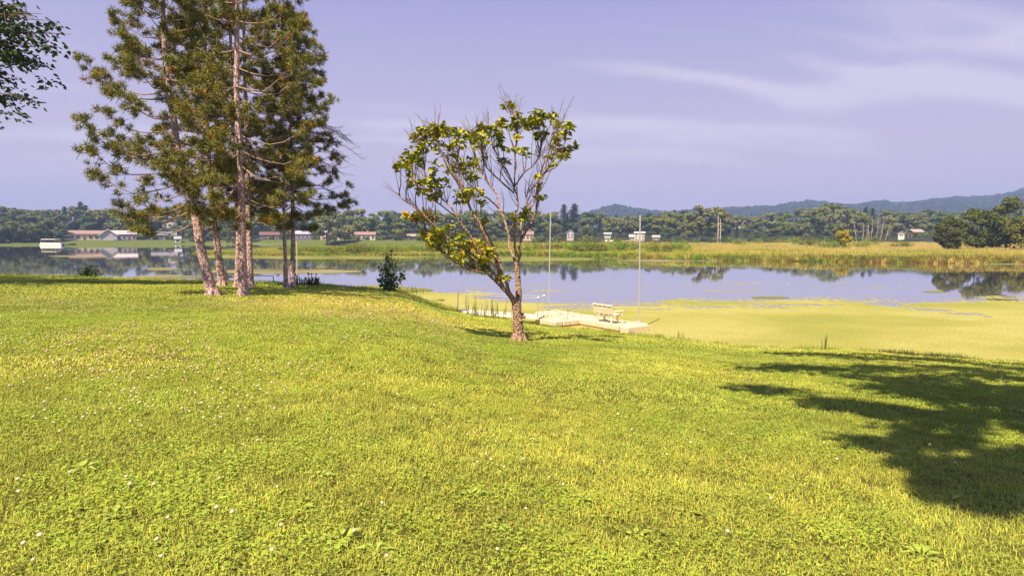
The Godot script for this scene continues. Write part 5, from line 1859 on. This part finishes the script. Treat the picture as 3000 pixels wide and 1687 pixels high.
func make_small_plants() -> void:
	var r := rnd(901)
	var green := leafy(Color(0.075, 0.125, 0.022), 0.45)
	var tan_green := leafy(Color(0.16, 0.17, 0.04), 0.4)
	# reeds by the gangway, the dock, the bank
	var reeds := [["reed clump beside the left half of the gangway", [[1380, 918], [1396, 922], [1411, 922], [1432, 925], [1452, 929], [1470, 932]], 0.24, 10, 0.5, 1.15, green, 0.012], ["sparse reeds in front of the dock's near wing", [[1592, 946], [1606, 948], [1632, 950], [1654, 951], [1668, 951]], 0.2, 2, 0.5, 1.2, tan_green, 0.011],
		["tall rushes on the bank right of the young bush", [[1210, 858], [1232, 862], [1238, 868], [1250, 868], [1195, 856]], 0.25, 9, 0.25, 0.75, green, 0.012], ["lone green rush clump at the edge of the duckweed", [[2415, 1024]], 0.09, 9, 0.4, 0.75, green, 0.012], ["short rushes in the duckweed right of the dock", [[1985, 990], [1993, 992]], 0.14, 6, 0.15, 0.4, tan_green, 0.01], ["rushes behind the leaning pine's foot", [[590, 832], [600, 832]], 0.3, 9, 0.3, 0.7, green, 0.012]]
	for q in reeds:
		var g := Geo.new()
		var f: Vector3 = on_lawn(q[1][0][0], q[1][0][1])
		for s in q[1]:
			var p := on_level(s[0], s[1], 0.05) if q[6] == tan_green or q[1].size() == 6 or q[1].size() == 1 else on_lawn(s[0], s[1])
			if q[1].size() == 6:
				p = at(s[0], s[1], 28.9)
				p.y = maxf(0.0, lawn_h(p.x, p.z))
			reed_clump(g, r, p - f, q[2], q[3], q[4], q[5], q[7])
		var o := part("reeds", g.mesh(), q[6])
		o.position = f
		tag(o, q[0], "reeds", "reeds at the near bank", "stuff")
	# the young multi-stemmed bush on the bank
	var bp := at(1133, 850, 28.6)
	bp.y = lawn_h(bp.x, bp.z) - 0.05
	var bush := thing("young_bush", "young leafy bush with four upright stems on the bank", "bush", bp)
	var where := []
	var tint := []
	var stems := [[1117, 775], [1128, 735], [1143, 745], [1152, 730], [1172, 798], [1186, 800], [1106, 815], [1160, 770], [1122, 790]]
	for s in stems:
		var e := at(s[0], s[1], 28.6 + r.randf_range(-0.4, 0.4)) - bp
		var g := Geo.new()
		var f := Vector3(r.randf_range(-0.18, 0.3), 0, r.randf_range(-0.12, 0.12))
		var line := smooth_path([f, f.lerp(e, 0.4) + Vector3(r.randf_range(-0.05, 0.05), 0.1, 0), e], 4)
		g.tube(line, taper(0.016, 0.004, line.size()), 5)
		part("stem", g.mesh(), mats.pale_twig, bush)
		for k in 80:
			var t := r.randf_range(0.25, 1.0)
			var p: Vector3 = line[int(t * (line.size() - 1))]
			var d := Vector3(r.randfn(), r.randfn() * 0.8, r.randfn()) * 0.085
			var sc := r.randf_range(0.08, 0.15)
			where.append(Transform3D(leaf_basis(r, d, 0.4).scaled(Vector3(sc, sc, sc)), p + d))
			tint.append(Color(0.08, 0.135, 0.022) * r.randf_range(0.7, 1.5))
	scatter("foliage", heart_leaf(1.0, 911), leafy(Color.WHITE, 0.45), where, tint, bush)
	# a low sapling on the left crest
	var sp := at(262, 813, 34.0)
	sp.y = lawn_h(sp.x, sp.z) - 0.05
	var sap := thing("sapling", "low dark sapling with arching leaves on the left crest", "sapling", sp)
	var w2 := []
	var t2 := []
	for s in [[246, 786], [255, 790], [238, 800], [276, 794], [286, 800], [268, 806], [258, 784]]:
		var e := at(s[0], s[1], 34.0 + r.randf_range(-0.3, 0.3)) - sp
		var g := Geo.new()
		g.tube([Vector3.ZERO, e * 0.6 + Vector3(0, 0.08, 0), e], [0.012, 0.008, 0.004], 5)
		part("stem", g.mesh(), mats.twig, sap)
		for k in 26:
			var d := Vector3(r.randfn(), r.randfn() * 0.6, r.randfn()) * 0.11
			var sc := r.randf_range(0.1, 0.18)
			w2.append(Transform3D(leaf_basis(r, d, 0.5).scaled(Vector3(sc, sc, sc)), e * r.randf_range(0.6, 1.0) + d))
			t2.append(Color(0.045, 0.075, 0.018) * r.randf_range(0.7, 1.3))
	scatter("foliage", heart_leaf(1.0, 912), leafy(Color.WHITE, 0.4), w2, t2, sap)
	# lily clump right of the pines
	var ip := at(897, 834, 27.6)
	ip.y = lawn_h(ip.x, ip.z) - 0.04
	var lily := thing("lily_clump", "dark clump of day lilies with faded flower stalks beside the rightmost pine", "flower clump", ip)
	lily.scale = Vector3(1.4, 1.25, 1.4)
	var lg := Geo.new()
	for k in 110:
		var a := r.randf() * TAU
		var f := Vector3(r.randf_range(-0.42, 0.42), 0, r.randf_range(-0.3, 0.3))
		var h := r.randf_range(0.2, 0.36)
		var l := Vector3(cos(a), 0, sin(a)) * r.randf_range(0.08, 0.22)
		var sd := Vector3(-sin(a), 0, cos(a)) * 0.011
		var m := f + l * 0.5 + Vector3.UP * h
		lg.quad(f - sd, f + sd, m + sd, m - sd, Color(1, 1, 1) * r.randf_range(0.7, 1.2))
		lg.tri(m - sd, m + sd, f + l * 1.2 + Vector3.UP * h * 0.8, Color.WHITE)
	part("leaves", lg.mesh(), leafy(Color(0.04, 0.075, 0.02), 0.4), lily).set_meta("kind", "stuff")
	for k in 9:
		var f := Vector3(r.randf_range(-0.45, 0.45), 0, r.randf_range(-0.2, 0.2))
		var e := f + Vector3(r.randf_range(-0.12, 0.12), r.randf_range(0.36, 0.5), 0)
		var g := Geo.new()
		g.tube([f, e], [0.006, 0.005], 4)
		var st := part("flower_stalk", g.mesh(), green, lily)
		var h := Geo.new()
		h.ball(e, Vector3(0.03, 0.035, 0.03), 4, 6)
		part("flower", h.mesh(), paint(Color(0.28, 0.10, 0.12), 0.8), st)
	# pipe handrail of steps down the bank, thin pole in the water, garden chair below the crest
	var hp := at(799, 830, 30.6)
	var rail := thing("handrail", "thin dark pipe handrail at the crest between the pines", "handrail", hp)
	var rg := Geo.new()
	rg.tube([Vector3(0, -0.5, 0), at(799.5, 809, 30.6) - hp], [0.02, 0.02], 8)
	part("post", rg.mesh(), mats.dark, rail)
	var tg := Geo.new()
	tg.tube([at(799.5, 808.5, 30.6) - hp, at(741, 806.5, 30.8) - hp], [0.02, 0.02], 8)
	part("top_rail", tg.mesh(), mats.dark, rail)
	var pg2 := Geo.new()
	pg2.tube([at(741, 806, 30.8) - hp, at(741, 806, 30.8) - hp - Vector3(0, 1.2, 0)], [0.02, 0.02], 8)
	part("post", pg2.mesh(), mats.dark, rail)
	var wp := on_level(870, 830, 0.0)
	var wpole := part("water_pole", Geo.new().mesh(), mats.pale_twig)
	var wg := Geo.new()
	wg.tube([Vector3(0, -0.5, 0), at(869, 707, -wp.z) - wp], [0.05, 0.045], 8)
	wpole.mesh = wg.mesh()
	wpole.position = wp
	tag(wpole, "thin pale pole standing in the lake right of the rightmost pine", "pole")
	var cp := at(672, 836, 30.0)
	cp.y = 1.55
	var chair := thing("garden_chair", "dark garden chair below the crest behind the second pine trunk", "chair", cp, 2.6)
	var cm := paint(Color(0.12, 0.09, 0.09), 0.7)
	for sx in [-0.24, 0.24]:
		for sz in [-0.22, 0.22]:
			var g := Geo.new()
			g.box(Vector3(sx, 0.1, sz), Vector3(0.04, 0.66, 0.04))
			part("leg", g.mesh(), cm, chair)
		var ag := Geo.new()
		ag.box(Vector3(sx, 0.62, 0), Vector3(0.06, 0.04, 0.5))
		part("armrest", ag.mesh(), cm, chair)
	var seat := Geo.new()
	seat.box(Vector3(0, 0.42, 0), Vector3(0.5, 0.04, 0.48))
	part("seat", seat.mesh(), cm, chair)
	for k in 5:
		var g := Geo.new()
		g.box(Vector3(-0.2 + k * 0.1, 0.7, -0.26), Vector3(0.075, 0.55, 0.025), Basis(Vector3(1, 0, 0), -0.2))
		part("back_slat", g.mesh(), cm, chair)
